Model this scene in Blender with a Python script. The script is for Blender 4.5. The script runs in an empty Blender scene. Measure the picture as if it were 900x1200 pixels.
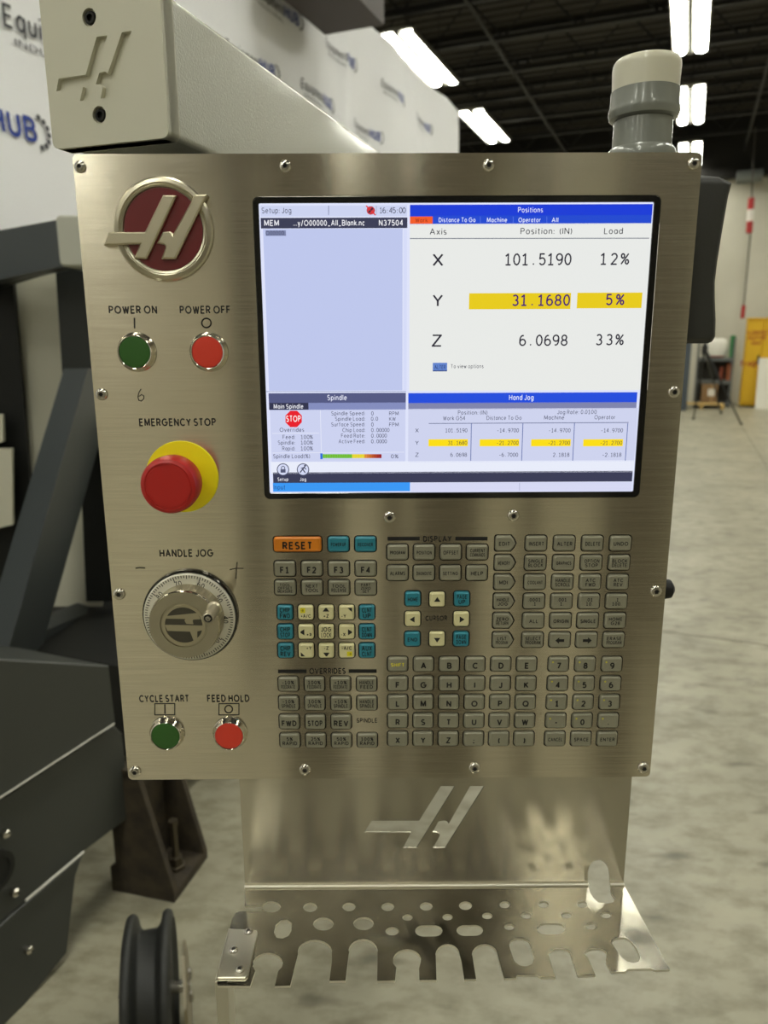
import bpy, bmesh, math, random
from mathutils import Vector, Matrix, geometry
random.seed(7)
C = bpy.context.scene.collection
PI = math.pi

# ------------------------------------------------------------------ camera
HC = 1.66                                    # lens height above the floor (m)
FPX, CX, CY = 867.0, 450.0, 600.0            # 26 mm-equivalent phone lens, 900 x 1200 frame
PITCH, YAW, ROLL = 0.2242, 0.0033, 0.0040
_cp, _sp = math.cos(PITCH), math.sin(PITCH)
_f = Vector((math.sin(YAW)*_cp, math.cos(YAW)*_cp, -_sp))
_r = Vector((math.cos(YAW), -math.sin(YAW), 0))
_d = _f.cross(_r)
RIGHT = math.cos(ROLL)*_r + math.sin(ROLL)*_d
DOWN = -math.sin(ROLL)*_r + math.cos(ROLL)*_d
FWD = _f
EYE = Vector((0, 0, HC))
cd = bpy.data.cameras.new('camera')
cd.sensor_fit = 'VERTICAL'; cd.sensor_height = 36; cd.lens = FPX/1200*36
cd.clip_start = 0.02; cd.clip_end = 200
cd.dof.use_dof = True; cd.dof.focus_distance = 0.64; cd.dof.aperture_fstop = 7.0
cam = bpy.data.objects.new('camera', cd); C.objects.link(cam)
m3 = Matrix((RIGHT, -DOWN, -FWD)).transposed()
cam.matrix_world = Matrix.Translation(EYE) @ m3.to_4x4()
bpy.context.scene.camera = cam

# ------------------------------------------------------------------ world, exposure
w = bpy.data.worlds.new('world'); bpy.context.scene.world = w; w.use_nodes = True
w.node_tree.nodes['Background'].inputs[0].default_value = (0.95, 0.97, 0.9, 1)
w.node_tree.nodes['Background'].inputs[1].default_value = 0.05
vs = bpy.context.scene.view_settings
vs.view_transform = 'Standard'; vs.look = 'None'; vs.gamma = 1; vs.use_curve_mapping = False
vs.exposure = 0.0
LAMP_STRENGTH = 34.0
LAMP_COLOR = (0.985, 0.985, 0.865)

# building axes: the hall, the machine and the banner run along U, 22.2 degrees right of the lens
AZ = math.radians(22.2)
EU = Vector((math.sin(AZ), math.cos(AZ), 0)); EV = Vector((math.cos(AZ), -math.sin(AZ), 0)); EZ = Vector((0, 0, 1))

def ray(px, py): return FWD + RIGHT*((px-CX)/FPX) + DOWN*((py-CY)/FPX)
def WY(px, py, y): d = ray(px, py); return EYE + d*(y/d.y)
def WZ(px, py, z): d = ray(px, py); return EYE + d*((z-HC)/d.z)
def WU(px, py, u): d = ray(px, py); return EYE + d*(u/d.dot(EU))
def WV(px, py, v): d = ray(px, py); return EYE + d*(v/d.dot(EV))
def B(u, v, z): return EU*u + EV*v + EZ*z
PD = 0.608                                   # distance of the pendant's face
def pan(px, py): p = WY(px, py, PD); return (p.x, p.z)
def pw(px, py):                              # metres per photo pixel on the pendant's face
    a, b = pan(px-.5, py), pan(px+.5, py); c, e = pan(px, py-.5), pan(px, py+.5)
    return b[0]-a[0], c[1]-e[1]

# ------------------------------------------------------------------ materials
def lin(c):
    f = lambda x: x/12.92 if x <= .04045 else ((x+.055)/1.055)**2.4
    return tuple(f(x/255) for x in c) + (1,)
MATS = {}
def mat(name, rgb, rough=.5, metal=0, emit=None, estr=1, spec=.5, noise=None, bump=None, coat=0, aniso=None, scale=(1, 1, 1), sss=0):
    """rgb in 0..255 sRGB albedo; noise=(scale, rgb2, lo, hi) mottles the colour; bump=(scale, strength, distance)"""
    if name in MATS: return MATS[name]
    m = bpy.data.materials.new(name); m.use_nodes = True; nt = m.node_tree; b = nt.nodes['Principled BSDF']
    b.inputs['Base Color'].default_value = lin(rgb); b.inputs['Roughness'].default_value = rough
    b.inputs['Metallic'].default_value = metal; b.inputs['Specular IOR Level'].default_value = spec
    if coat: b.inputs['Coat Weight'].default_value = coat; b.inputs['Coat Roughness'].default_value = .08
    if emit:
        b.inputs['Emission Color'].default_value = lin(emit); b.inputs['Emission Strength'].default_value = estr
    if sss:
        b.inputs['Subsurface Weight'].default_value = sss; b.inputs['Subsurface Radius'].default_value = (.01, .01, .008)
    if noise or bump:
        tc = nt.nodes.new('ShaderNodeTexCoord'); mp = nt.nodes.new('ShaderNodeMapping')
        mp.inputs['Scale'].default_value = scale; nt.links.new(tc.outputs['Object'], mp.inputs[0])
    if noise:
        n = nt.nodes.new('ShaderNodeTexNoise'); n.inputs['Scale'].default_value = noise[0]; n.inputs['Detail'].default_value = 6
        r = nt.nodes.new('ShaderNodeValToRGB'); r.color_ramp.elements[0].position = noise[2]; r.color_ramp.elements[1].position = noise[3]
        r.color_ramp.elements[0].color = lin(rgb); r.color_ramp.elements[1].color = lin(noise[1])
        nt.links.new(mp.outputs[0], n.inputs[0]); nt.links.new(n.outputs[0], r.inputs[0]); nt.links.new(r.outputs[0], b.inputs['Base Color'])
    if bump:
        n = nt.nodes.new('ShaderNodeTexNoise'); n.inputs['Scale'].default_value = bump[0]; n.inputs['Detail'].default_value = 4
        u = nt.nodes.new('ShaderNodeBump'); u.inputs['Strength'].default_value = bump[1]; u.inputs['Distance'].default_value = bump[2]
        nt.links.new(mp.outputs[0], n.inputs[0]); nt.links.new(n.outputs[0], u.inputs['Height']); nt.links.new(u.outputs[0], b.inputs['Normal'])
    if aniso:
        b.inputs['Anisotropic'].default_value = aniso[0]
        v = nt.nodes.new('ShaderNodeCombineXYZ')
        for i in range(3): v.inputs[i].default_value = aniso[1][i]
        nt.links.new(v.outputs[0], b.inputs['Tangent'])
    MATS[name] = m; return m

def brushed(name, rgb, rough, aniso, tangent, gscale, gstr, var=.06, tint=.0):
    """stainless sheet with a fine grain along one direction"""
    m = mat(name, rgb, rough, 1, aniso=(aniso, tangent)); nt = m.node_tree; b = nt.nodes['Principled BSDF']
    tc = nt.nodes.new('ShaderNodeTexCoord'); mp = nt.nodes.new('ShaderNodeMapping'); mp.inputs['Scale'].default_value = gscale
    n = nt.nodes.new('ShaderNodeTexNoise'); n.inputs['Scale'].default_value = 1; n.inputs['Detail'].default_value = 5
    nt.links.new(tc.outputs['Object'], mp.inputs[0]); nt.links.new(mp.outputs[0], n.inputs[0])
    u = nt.nodes.new('ShaderNodeBump'); u.inputs['Strength'].default_value = gstr; u.inputs['Distance'].default_value = .0003
    nt.links.new(n.outputs[0], u.inputs['Height'])
    if gstr: nt.links.new(u.outputs[0], b.inputs['Normal'])
    mr = nt.nodes.new('ShaderNodeMapRange'); mr.inputs[3].default_value = rough-var; mr.inputs[4].default_value = rough+var
    mr.inputs[1].default_value = .3; mr.inputs[2].default_value = .7
    nt.links.new(n.outputs[0], mr.inputs[0]); nt.links.new(mr.outputs[0], b.inputs['Roughness'])
    if tint:                                     # the grain itself: darker and lighter scratches
        rp = nt.nodes.new('ShaderNodeValToRGB'); k = 1-tint
        rp.color_ramp.elements[0].position = .3; rp.color_ramp.elements[1].position = .7
        rp.color_ramp.elements[0].color = tuple(x*k for x in lin(rgb)[:3]) + (1,); rp.color_ramp.elements[1].color = lin(rgb)
        nt.links.new(n.outputs[0], rp.inputs[0]); nt.links.new(rp.outputs[0], b.inputs['Base Color'])
    return m

# ------------------------------------------------------------------ mesh building
class MB:
    """collects shapes and links them as ONE mesh object"""
    def __init__(self): self.v = []; self.f = []; self.mi = []; self.mats = []
    def slot(self, m):
        if m not in self.mats: self.mats.append(m)
        return self.mats.index(m)
    def add(self, vs, fs, m):
        o = len(self.v); s = self.slot(m); self.v += [Vector(p) for p in vs]
        for f in fs: self.f.append([i+o for i in f]); self.mi.append(s)
    def hexa(self, p, m):       # p: 4 points of one end, then 4 matching points of the other
        self.add(p, [(0, 1, 2, 3), (7, 6, 5, 4), (0, 4, 5, 1), (1, 5, 6, 2), (2, 6, 7, 3), (3, 7, 4, 0)], m)
    def box(self, lo, hi, m, fr=None):
        fr = fr or (lambda a, b, c: Vector((a, b, c)))
        (a, b, c), (d, e, g) = lo, hi
        self.hexa([fr(a, b, c), fr(d, b, c), fr(d, e, c), fr(a, e, c), fr(a, b, g), fr(d, b, g), fr(d, e, g), fr(a, e, g)], m)
    def stack(self, loops, m, cap0=True, cap1=True, closed=False, mats=None):
        n = len(loops[0]); vs = [p for l in loops for p in l]; k = len(loops)
        for i in range(k-1 + (1 if closed else 0)):
            a, b = i*n, ((i+1) % k)*n
            fs = [(a+j, a+(j+1) % n, b+(j+1) % n, b+j) for j in range(n)]
            if i == 0: base = len(self.v); self.add(vs, [], m)
            s = self.slot(mats[i] if mats else m)
            for f in fs: self.f.append([q+base for q in f]); self.mi.append(s)
        if cap0: self.f.append([base+j for j in range(n)][::-1]); self.mi.append(self.slot(mats[0] if mats else m))
        if cap1: self.f.append([base+(k-1)*n+j for j in range(n)]); self.mi.append(self.slot(mats[-1] if mats else m))
    def lathe(self, prof, fr, m, n=48, cap0=True, cap1=True, closed=False, mats=None):
        """prof: list of (radius, height); fr(a, b, c) maps local coords to world, c along the axis"""
        loops = [[fr(r*math.cos(2*PI*j/n), r*math.sin(2*PI*j/n), h) for j in range(n)] for r, h in prof]
        self.stack(loops, m, cap0, cap1, closed, mats)
    def tube(self, pts, r, m, n=8):
        loops = []
        for i, p in enumerate(pts):
            p = Vector(p); t = (Vector(pts[min(i+1, len(pts)-1)])-Vector(pts[max(i-1, 0)])).normalized()
            a = t.orthogonal().normalized() if i == 0 else (a - t*a.dot(t)).normalized()
            b = t.cross(a); rr = r[i] if isinstance(r, (list, tuple)) else r
            loops.append([p + a*rr*math.cos(2*PI*j/n) + b*rr*math.sin(2*PI*j/n) for j in range(n)])
        self.stack(loops, m)
    def prism(self, poly, fr, c0, c1, m, cham=0, holes=(), sides=None):
        """2-D polygon (with holes) extruded from c0 to c1 along the frame's third axis"""
        sides = sides or m
        rings = [list(poly)] + [list(h) for h in holes]
        ar = sum(p[0]*q[1]-q[0]*p[1] for p, q in zip(poly, poly[1:]+poly[:1]))
        if ar < 0: rings[0].reverse()
        for h in rings[1:]:
            if sum(p[0]*q[1]-q[0]*p[1] for p, q in zip(h, h[1:]+h[:1])) < 0: h.reverse()
        top = [inset(r, cham if i == 0 else -cham) if cham else r for i, r in enumerate(rings)]
        tris = geometry.tessellate_polygon([[Vector((x, y, 0)) for x, y in r] for r in rings])
        flat0 = [fr(x, y, c0) for r in rings for x, y in r]; flat1 = [fr(x, y, c1) for r in top for x, y in r]
        self.add(flat0, [t[::-1] for t in tris], m); self.add(flat1, tris, m)
        s = 1 if c1 > c0 else -1
        for r, t in zip(rings, top):
            n = len(r); lo = [fr(x, y, c0) for x, y in r]
            if cham:
                mid = [fr(x, y, c1 - s*cham) for x, y in r]; hi = [fr(x, y, c1) for x, y in t]
                self.stack([lo, mid, hi], sides, False, False)
            else: self.stack([lo, [fr(x, y, c1) for x, y in t]], sides, False, False)
    def flat(self, poly, fr, c, m):
        tris = geometry.tessellate_polygon([[Vector((x, y, 0)) for x, y in poly]])
        self.add([fr(x, y, c) for x, y in poly], tris, m)
    def text(self, s, fr, c, m, x, y, cap, width=None, align='C', bold=0, rot=0, squeeze=1.0):
        vs, fs, wd = glyphs(s, bold)
        k = cap/CAP; kx = k*squeeze
        if width and wd > 0: kx = width/wd
        W_ = wd*kx; x0 = {'C': -W_/2, 'L': 0, 'R': -W_}[align]; cr, sr = math.cos(rot), math.sin(rot)
        out = []
        for a, b in vs:
            qx, qy = x0 + a*kx, b*k
            out.append(fr(x + qx*cr-qy*sr, y + qx*sr+qy*cr, c))
        self.add(out, fs, m)
    def build(self, name, parent=None, loc=None, label=None, smooth=30, recalc=True):
        loc = Vector(loc) if loc is not None else sum(self.v, Vector())/max(1, len(self.v))
        me = bpy.data.meshes.new(name); me.from_pydata([tuple(p-loc) for p in self.v], [], self.f)
        for m in self.mats: me.materials.append(m)
        for p, i in zip(me.polygons, self.mi): p.material_index = i
        bm = bmesh.new(); bm.from_mesh(me)
        bmesh.ops.remove_doubles(bm, verts=bm.verts, dist=1e-6)
        if recalc: bmesh.ops.recalc_face_normals(bm, faces=bm.faces)
        bm.to_mesh(me); bm.free()
        me.polygons.foreach_set('use_smooth', [True]*len(me.polygons)); me.set_sharp_from_angle(angle=math.radians(smooth))
        o = bpy.data.objects.new(name, me); C.objects.link(o); place(o, loc, parent)
        wn = o.modifiers.new('weighted', 'WEIGHTED_NORMAL'); wn.keep_sharp = True
        if label: o['label'] = label
        return o
ABS = {}
def place(o, loc, parent=None):
    ABS[o] = Vector(loc)
    if parent: o.parent = parent; o.location = Vector(loc) - ABS[parent]
    else: o.location = loc
def tag(o, label, cat, group=None, kind=None):
    if label: o['label'] = label
    if cat: o['category'] = cat
    if group: o['group'] = group
    if kind: o['kind'] = kind
    return o
def thing(name, loc, label, cat, group=None):
    o = bpy.data.objects.new(name, None); C.objects.link(o); o.empty_display_size = .05; place(o, loc)
    return tag(o, label, cat, group)
def struct(o): o['kind'] = 'structure'; return o
def inset(r, d):
    """offset a counter-clockwise ring inwards by d"""
    n = len(r); out = []
    for i in range(n):
        a, b, c = Vector(r[i-1]), Vector(r[i]), Vector(r[(i+1) % n])
        e, f = (b-a), (c-b)
        if e.length < 1e-9 or f.length < 1e-9: out.append(tuple(b)); continue
        e.normalize(); f.normalize()
        n1, n2 = Vector((-e.y, e.x)), Vector((-f.y, f.x)); h = n1+n2
        k = d/max(.35, h.length_squared/2) if h.length > 1e-6 else 0
        out.append(tuple(b + h*k/1.0*(1 if h.length > 1e-6 else 0)*.5*2/2) if False else tuple(b + h*(d/max(.35, 1+n1.dot(n2)))))
    return out
def rrect(x0, y0, x1, y1, r, n=5):
    out = []
    for cx, cy, a0 in ((x1-r, y1-r, 0), (x0+r, y1-r, 90), (x0+r, y0+r, 180), (x1-r, y0+r, 270)):
        for i in range(n+1):
            a = math.radians(a0+90*i/n); out.append((cx+r*math.cos(a), cy+r*math.sin(a)))
    return out
def circ(x, y, r, n=28, ry=None): return [(x+r*math.cos(2*PI*i/n), y+(ry or r)*math.sin(2*PI*i/n)) for i in range(n)]
# single-stroke lettering: polylines on a unit cap height; @cx,cy,rx,ry,a0,a1 is an arc
STROKES = {
'A': '0,0 .38,1 .76,0|.13,.34 .63,.34', 'B': '0,0 0,1 .32,1 @.32,.76,.24,.24,90,-90 0,.52|.32,.52 @.34,.26,.28,.26,90,-90 0,0', 'C': '@.44,.5,.44,.5,45,315',
'D': '0,0 0,1 .28,1 @.28,.5,.42,.5,90,-90 0,0', 'E': '.55,1 0,1 0,0 .55,0|0,.52 .48,.52', 'F': '.52,1 0,1 0,0|0,.52 .46,.52', 'G': '@.45,.5,.45,.5,45,360 .48,.5',
'H': '0,0 0,1|.66,0 .66,1|0,.52 .66,.52', 'I': '0,0 0,1', 'J': '.4,1 .4,.26 @.2,.24,.2,.24,0,-170', 'K': '0,0 0,1|.58,1 0,.42|.2,.6 .62,0', 'L': '0,1 0,0 .48,0',
'M': '0,0 .04,1 .42,.12 .8,1 .84,0', 'N': '0,0 0,1 .66,0 .66,1', 'O': '@.47,.5,.47,.5,0,360', 'P': '0,0 0,1 .3,1 @.3,.74,.26,.26,90,-90 0,.48', 'Q': '@.47,.5,.47,.5,0,360|.58,.26 .92,-.05',
'R': '0,0 0,1 .3,1 @.3,.74,.26,.26,90,-90 0,.48|.28,.48 .58,0', 'S': '@.29,.75,.26,.25,35,270 @.29,.25,.29,.25,90,-145', 'T': '0,1 .6,1|.3,1 .3,0', 'U': '0,1 0,.31 @.31,.31,.31,.31,180,360 .62,1',
'V': '0,1 .36,0 .72,1', 'W': '0,1 .24,0 .48,.9 .72,0 .96,1', 'X': '0,0 .62,1|0,1 .62,0', 'Y': '0,1 .32,.48 .64,1|.32,.48 .32,0', 'Z': '0,1 .6,1 0,0 .62,0',
'0': '@.28,.5,.28,.5,0,360', '1': '.04,.8 .3,1 .3,0|.04,0 .56,0', '2': '@.28,.72,.27,.28,165,-40 .02,0 .56,0', '3': '@.27,.75,.24,.25,150,-90|@.27,.26,.28,.26,90,-150', '4': '.42,0 .42,1 0,.3 .58,.3',
'5': '.5,1 .08,1 .05,.55 @.27,.32,.28,.32,125,-150', '6': '@.30,.5,.29,.48,70,180 @.29,.3,.28,.3,180,-180', '7': '0,1 .56,1 .2,0', '8': '@.28,.75,.23,.25,0,360|@.28,.26,.28,.26,0,360', '9': '@.26,.5,.29,.48,-110,0 @.27,.7,.28,.3,0,-360',
'.': '.05,0 .05,.13', ',': '.08,.1 0,-.14', ':': '.05,.0 .05,.13|.05,.5 .05,.63', ';': '.08,.1 .02,-.14|.08,.5 .08,.63', '-': '0,.4 .34,.4', '+': '0,.42 .5,.42|.25,.17 .25,.67',
'%': '0,0 .7,1|@.15,.78,.15,.2,0,360|@.57,.22,.15,.2,0,360', '(': '@.4,.42,.36,.66,130,230', ')': '@-.15,.42,.36,.66,50,-50', '/': '0,-.1 .4,1.05', '_': '0,-.08 .5,-.08',
'a': '@.25,.35,.25,.35,0,360|.5,.7 .5,0', 'b': '0,1.05 0,0|@.26,.35,.26,.35,0,360', 'c': '@.27,.35,.27,.35,50,310', 'd': '@.26,.35,.26,.35,0,360|.52,1.05 .52,0', 'e': '0,.37 .52,.37 @.26,.35,.26,.35,5,310',
'f': '.34,1.05 @.3,.88,.16,.17,90,180 .14,0|0,.7 .32,.7', 'g': '@.26,.35,.26,.35,0,360|.52,.7 .52,-.05 @.27,-.05,.25,.25,0,-150', 'h': '0,1.05 0,0|0,.42 @.23,.45,.23,.25,180,0 .46,0', 'i': '0,0 0,.7|0,.9 0,1.03',
'j': '.1,.7 .1,-.1 @-.04,-.1,.14,.18,0,-100|.1,.9 .1,1.03', 'k': '0,1.05 0,0|.42,.7 0,.3|.14,.43 .46,0', 'l': '0,1.05 0,0', 'm': '0,.7 0,0|0,.45 @.18,.5,.18,.2,180,0 .36,0|.36,.45 @.54,.5,.18,.2,180,0 .72,0',
'n': '0,.7 0,0|0,.42 @.23,.45,.23,.25,180,0 .46,0', 'o': '@.27,.35,.27,.35,0,360', 'p': '0,.7 0,-.3|@.26,.35,.26,.35,0,360', 'q': '@.26,.35,.26,.35,0,360|.52,.7 .52,-.3', 'r': '0,.7 0,0|0,.42 @.22,.42,.22,.28,180,70',
's': '@.2,.52,.18,.18,40,270 @.2,.17,.2,.17,90,-140', 't': '.14,.95 .14,.15 @.26,.14,.12,.14,180,290|0,.7 .32,.7', 'u': '0,.7 0,.25 @.23,.25,.23,.25,180,360|.46,.7 .46,0', 'v': '0,.7 .24,0 .48,.7',
'w': '0,.7 .17,0 .34,.6 .51,0 .68,.7', 'x': '0,0 .44,.7|0,.7 .44,0', 'y': '0,.7 .24,0|.48,.7 .16,-.3', 'z': '0,.7 .42,.7 0,0 .44,0'}
CAP = 1.0; _G = {}
def cut_corners(q, t):
    """split a polyline at sharp corners and run both strokes a little past the corner"""
    out, cur = [], [q[0]]
    def past(a, b): L = math.hypot(b[0]-a[0], b[1]-a[1]); return (b[0]+(b[0]-a[0])/L*t*.75, b[1]+(b[1]-a[1])/L*t*.75)
    for i in range(1, len(q)):
        cur.append(q[i])
        if i < len(q)-1:
            ax, ay, bx, by = q[i][0]-q[i-1][0], q[i][1]-q[i-1][1], q[i+1][0]-q[i][0], q[i+1][1]-q[i][1]
            if (ax*bx+ay*by) < .6*math.hypot(ax, ay)*math.hypot(bx, by):
                cur[-1] = past(cur[-2], cur[-1]); out.append(cur); cur = [past(q[i+1], q[i])]
    out.append(cur); return out
def glyphs(s, bold=0):
    """(verts, faces, width) of a line of lettering; bold thickens the stroke"""
    if (s, bold) in _G: return _G[s, bold]
    t = .066 + bold*1.35; vs, fs, x = [], [], 0.0
    for ch in s:
        if ch == ' ': x += .34; continue
        lo, hi = 9, -9; lines = []
        for part in STROKES.get(ch, STROKES['-']).split('|'):
            pl = []
            for tok in part.split():
                if tok[0] == '@':
                    cx, cy, rx, ry, a0, a1 = map(float, tok[1:].split(',')); n = max(4, int(abs(a1-a0)/26))
                    pl += [(cx+rx*math.cos(math.radians(a0+(a1-a0)*i/n)), cy+ry*math.sin(math.radians(a0+(a1-a0)*i/n))) for i in range(n+1)]
                else: pl.append(tuple(map(float, tok.split(','))))
            q = [pl[0]]
            for p in pl[1:]:
                if math.hypot(p[0]-q[-1][0], p[1]-q[-1][1]) > 1e-4: q.append(p)
            lines += cut_corners(q, t); lo = min([lo]+[p[0] for p in q]); hi = max([hi]+[p[0] for p in q])
        for q in lines:
            base = len(vs); n = len(q); ring = math.hypot(q[0][0]-q[-1][0], q[0][1]-q[-1][1]) < 1e-3
            for i, p in enumerate(q):
                a = q[i-1] if i else (q[-2] if ring else None); c = q[i+1] if i < n-1 else (q[1] if ring else None)
                d = []
                for e, f in ((a, p), (p, c)):
                    if e and f: L = math.hypot(f[0]-e[0], f[1]-e[1]); d.append((-(f[1]-e[1])/L, (f[0]-e[0])/L))
                nx, ny = sum(v[0] for v in d), sum(v[1] for v in d)
                if len(d) == 2:
                    k = t/max(.55, (1+d[0][0]*d[1][0]+d[0][1]*d[1][1])); nx *= k; ny *= k
                else: nx *= t; ny *= t
                vs += [(x-lo+p[0]+nx, p[1]+ny), (x-lo+p[0]-nx, p[1]-ny)]
            fs += [(base+2*i, base+2*i+1, base+2*i+3, base+2*i+2) for i in range(n-1)]
        x += hi-lo + .20 + 2*t
    r = (vs, fs, max(.05, x-.20-2*t)); _G[s, bold] = r; return r

# frames: (a, b, c) -> world
def FP(a, b, c): return Vector((a, PD-c, b))                 # pendant face: x, height, towards the viewer
def fr_at(o, x, y, z): return lambda a, b, c: o + x*a + y*b + z*c

# materials used throughout
M_STEEL = brushed('brushed_stainless', (226, 218, 200), .17, .9, (0, 0, 1), (16, 1, 1000), .012, .02, .17)
M_STEEL_BACK = brushed('brushed_back_plate', (214, 208, 192), .24, .95, (0, 0, 1), (30, 1, 900), 0, .0, .05)
M_STEEL_TRAY = brushed('mill_finish_stainless', (186, 181, 166), .16, .3, (0, 1, 0), (30, 30, 30), .02, .05, .1)
M_EDGE = mat('cut_steel_edge', (232, 228, 214), .55, 1)
M_CHROME = mat('chrome', (225, 222, 212), .12, 1)
M_SCREW = mat('screw_steel', (200, 196, 186), .22, 1)
M_BLACK = mat('black_print', (14, 14, 14), .6)
M_RECESS = mat('dark_recess', (18, 18, 16), .6)
M_HOUSING = mat('housing_dark', (26, 27, 27), .6)
M_BEZEL = mat('bezel_gloss_black', (9, 10, 11), .12, coat=.5)
M_ALU = mat('satin_aluminium', (200, 192, 168), .35, 1)
M_ALU2 = mat('ring_aluminium', (205, 198, 176), .28, 1)
M_RED = mat('badge_red', (104, 16, 24), .3, coat=.5)
M_GREENB = mat('button_green', (46, 92, 34), .35)
M_REDB = mat('button_red', (214, 62, 44), .35)
M_ESTOP = mat('estop_red', (176, 30, 26), .38)
M_YELLOW = mat('estop_yellow', (255, 240, 24), .45)
M_KEY = mat('key_grey', (134, 131, 112), .42)
M_KEYC = mat('key_cream', (214, 207, 160), .42)
M_KEYB = mat('key_teal', (40, 128, 146), .4)
M_KEYO = mat('key_orange', (214, 126, 24), .4)
M_KEYY = mat('key_yellow_print', (226, 214, 20), .5)
M_PEN = mat('pencil_mark', (62, 58, 46), .8)

# ================================================================== the hall
M_FLOOR = mat('polished_concrete', (150, 147, 128), .42)
nt = M_FLOOR.node_tree; bs = nt.nodes['Principled BSDF']
tc = nt.nodes.new('ShaderNodeTexCoord')
def nz(scale, detail, rough=.55, stretch=None):
    n = nt.nodes.new('ShaderNodeTexNoise'); n.inputs['Scale'].default_value = scale; n.inputs['Detail'].default_value = detail; n.inputs['Roughness'].default_value = rough
    mp = nt.nodes.new('ShaderNodeMapping'); mp.inputs['Scale'].default_value = stretch or (1, 1, 1); mp.inputs['Rotation'].default_value = (0, 0, AZ)
    nt.links.new(tc.outputs['Object'], mp.inputs[0]); nt.links.new(mp.outputs[0], n.inputs[0]); return n
def ramp(src, stops):
    r = nt.nodes.new('ShaderNodeValToRGB')
    while len(r.color_ramp.elements) < len(stops): r.color_ramp.elements.new(.5)
    for e, (p, c) in zip(r.color_ramp.elements, stops): e.position = p; e.color = lin(c)
    nt.links.new(src, r.inputs[0]); return r
def mixc(a, b, fac, mode='MULTIPLY'):
    x = nt.nodes.new('ShaderNodeMix'); x.data_type = 'RGBA'; x.blend_type = mode; x.inputs[0].default_value = fac
    nt.links.new(a, x.inputs[6]); nt.links.new(b, x.inputs[7]); return x.outputs[2]
c1 = ramp(nz(1.3, 8, .6).outputs[0], [(.26, (134, 129, 110)), (.5, (160, 155, 134)), (.76, (178, 173, 152))])
c2 = ramp(nz(7, 6, .65, (1, 1.8, 1)).outputs[0], [(.3, (190, 188, 178)), (.56, (250, 250, 250)), (1, (255, 255, 255))])
c3 = ramp(nz(3.1, 3, .5, (1, 2.2, 1)).outputs[0], [(.25, (112, 108, 96)), (.38, (255, 255, 255)), (1, (255, 255, 255))])
nt.links.new(mixc(mixc(c1.outputs[0], c2.outputs[0], .9), c3.outputs[0], .8), bs.inputs['Base Color'])
rr = nt.nodes.new('ShaderNodeMapRange'); rr.inputs[3].default_value = .28; rr.inputs[4].default_value = .55
nt.links.new(nz(2.4, 5).outputs[0], rr.inputs[0]); nt.links.new(rr.outputs[0], bs.inputs['Roughness'])
U0, U1, V0, V1, ZC = -17.0, 23.0, -12.0, 8.0, 7.45
FB = lambda a, b, c: B(b, a, c)              # building frame: (v, u, z)
b = MB(); b.box((V0-.2, U0-.2, -.12), (V1+.2, U1+.2, 0), M_FLOOR, FB); struct(b.build('floor', loc=(0, 0, 0)))
# saw-cut joints in the slab
M_JOINT = mat('joint_filler', (104, 100, 86), .8)
b = MB()
for v in (1.1,): b.box((v, U0, -.01), (v+.008, U1, .0012), M_JOINT, FB)
for u in (4.4, 11.5, 18): b.box((V0, u, -.01), (V1, u+.008, .0012), M_JOINT, FB)
struct(b.build('trim_floor_joint'))
M_WALL = mat('wall_paint', (196, 192, 176), .7, noise=(.6, (184, 180, 164), .35, .65))
M_WALLB = mat('wall_paint_back', (206, 200, 184), .7)
M_DARK = mat('upper_cladding_dark', (30, 28, 25), .8)
M_DECK = mat('roof_deck', (50, 46, 40), .7)
b = MB(); b.box((V0, U1, 0), (V1, U1+.2, ZC), M_WALL, FB)
for i in range(24):                           # standing ribs of the metal liner
    b.box((V0+.4+i*.85, U1-.03, 0), (V0+.44+i*.85, U1, 5.8), M_WALL, FB)
struct(b.build('wall_far'))
b = MB(); b.box((V0, U1-.35, 5.85), (V1, U1-.04, ZC), M_DARK, FB); struct(b.build('trim_far_girder'))
b = MB(); b.box((V0-.2, U0, 0), (V0, U1, ZC), M_DARK, FB); struct(b.build('wall_left'))
b = MB(); b.box((V1, U0, 0), (V1+.2, U1, ZC), M_WALL, FB); struct(b.build('wall_right'))
b = MB(); b.box((V0, U0-.2, 0), (V1, U0, ZC), M_WALLB, FB); struct(b.build('wall_back'))
# dark bars added unseen behind the viewpoint to streak the steel's reflections
M_RBAR = mat('reflection_bar_dark', (88, 82, 68), .6)
for i, (xa, xb, y, h) in enumerate([(-.34, -.14, -1.2, 6.6), (.0, .07, -1.2, 6.6), (.115, .33, -1.2, 6.6), (.78, .9, -1.2, 6.6), (.50, .54, -1.25, 6.6), (-2.6, -1.55, -2.2, 2.6), (2.1, 2.5, -3.0, 6.6), (-.75, -.62, -2.6, 6.6), (1.4, 1.5, -2.4, 6.6)]):
    b = MB(); b.box((xa, y-.14, 0), (xb, y, h), M_RBAR); b.box((xa-.03, y-.17, 0), (xb+.03, y+.03, .012), M_RBAR); struct(b.build('unseen_reflection_bar_%d' % (i+1)))
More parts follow.
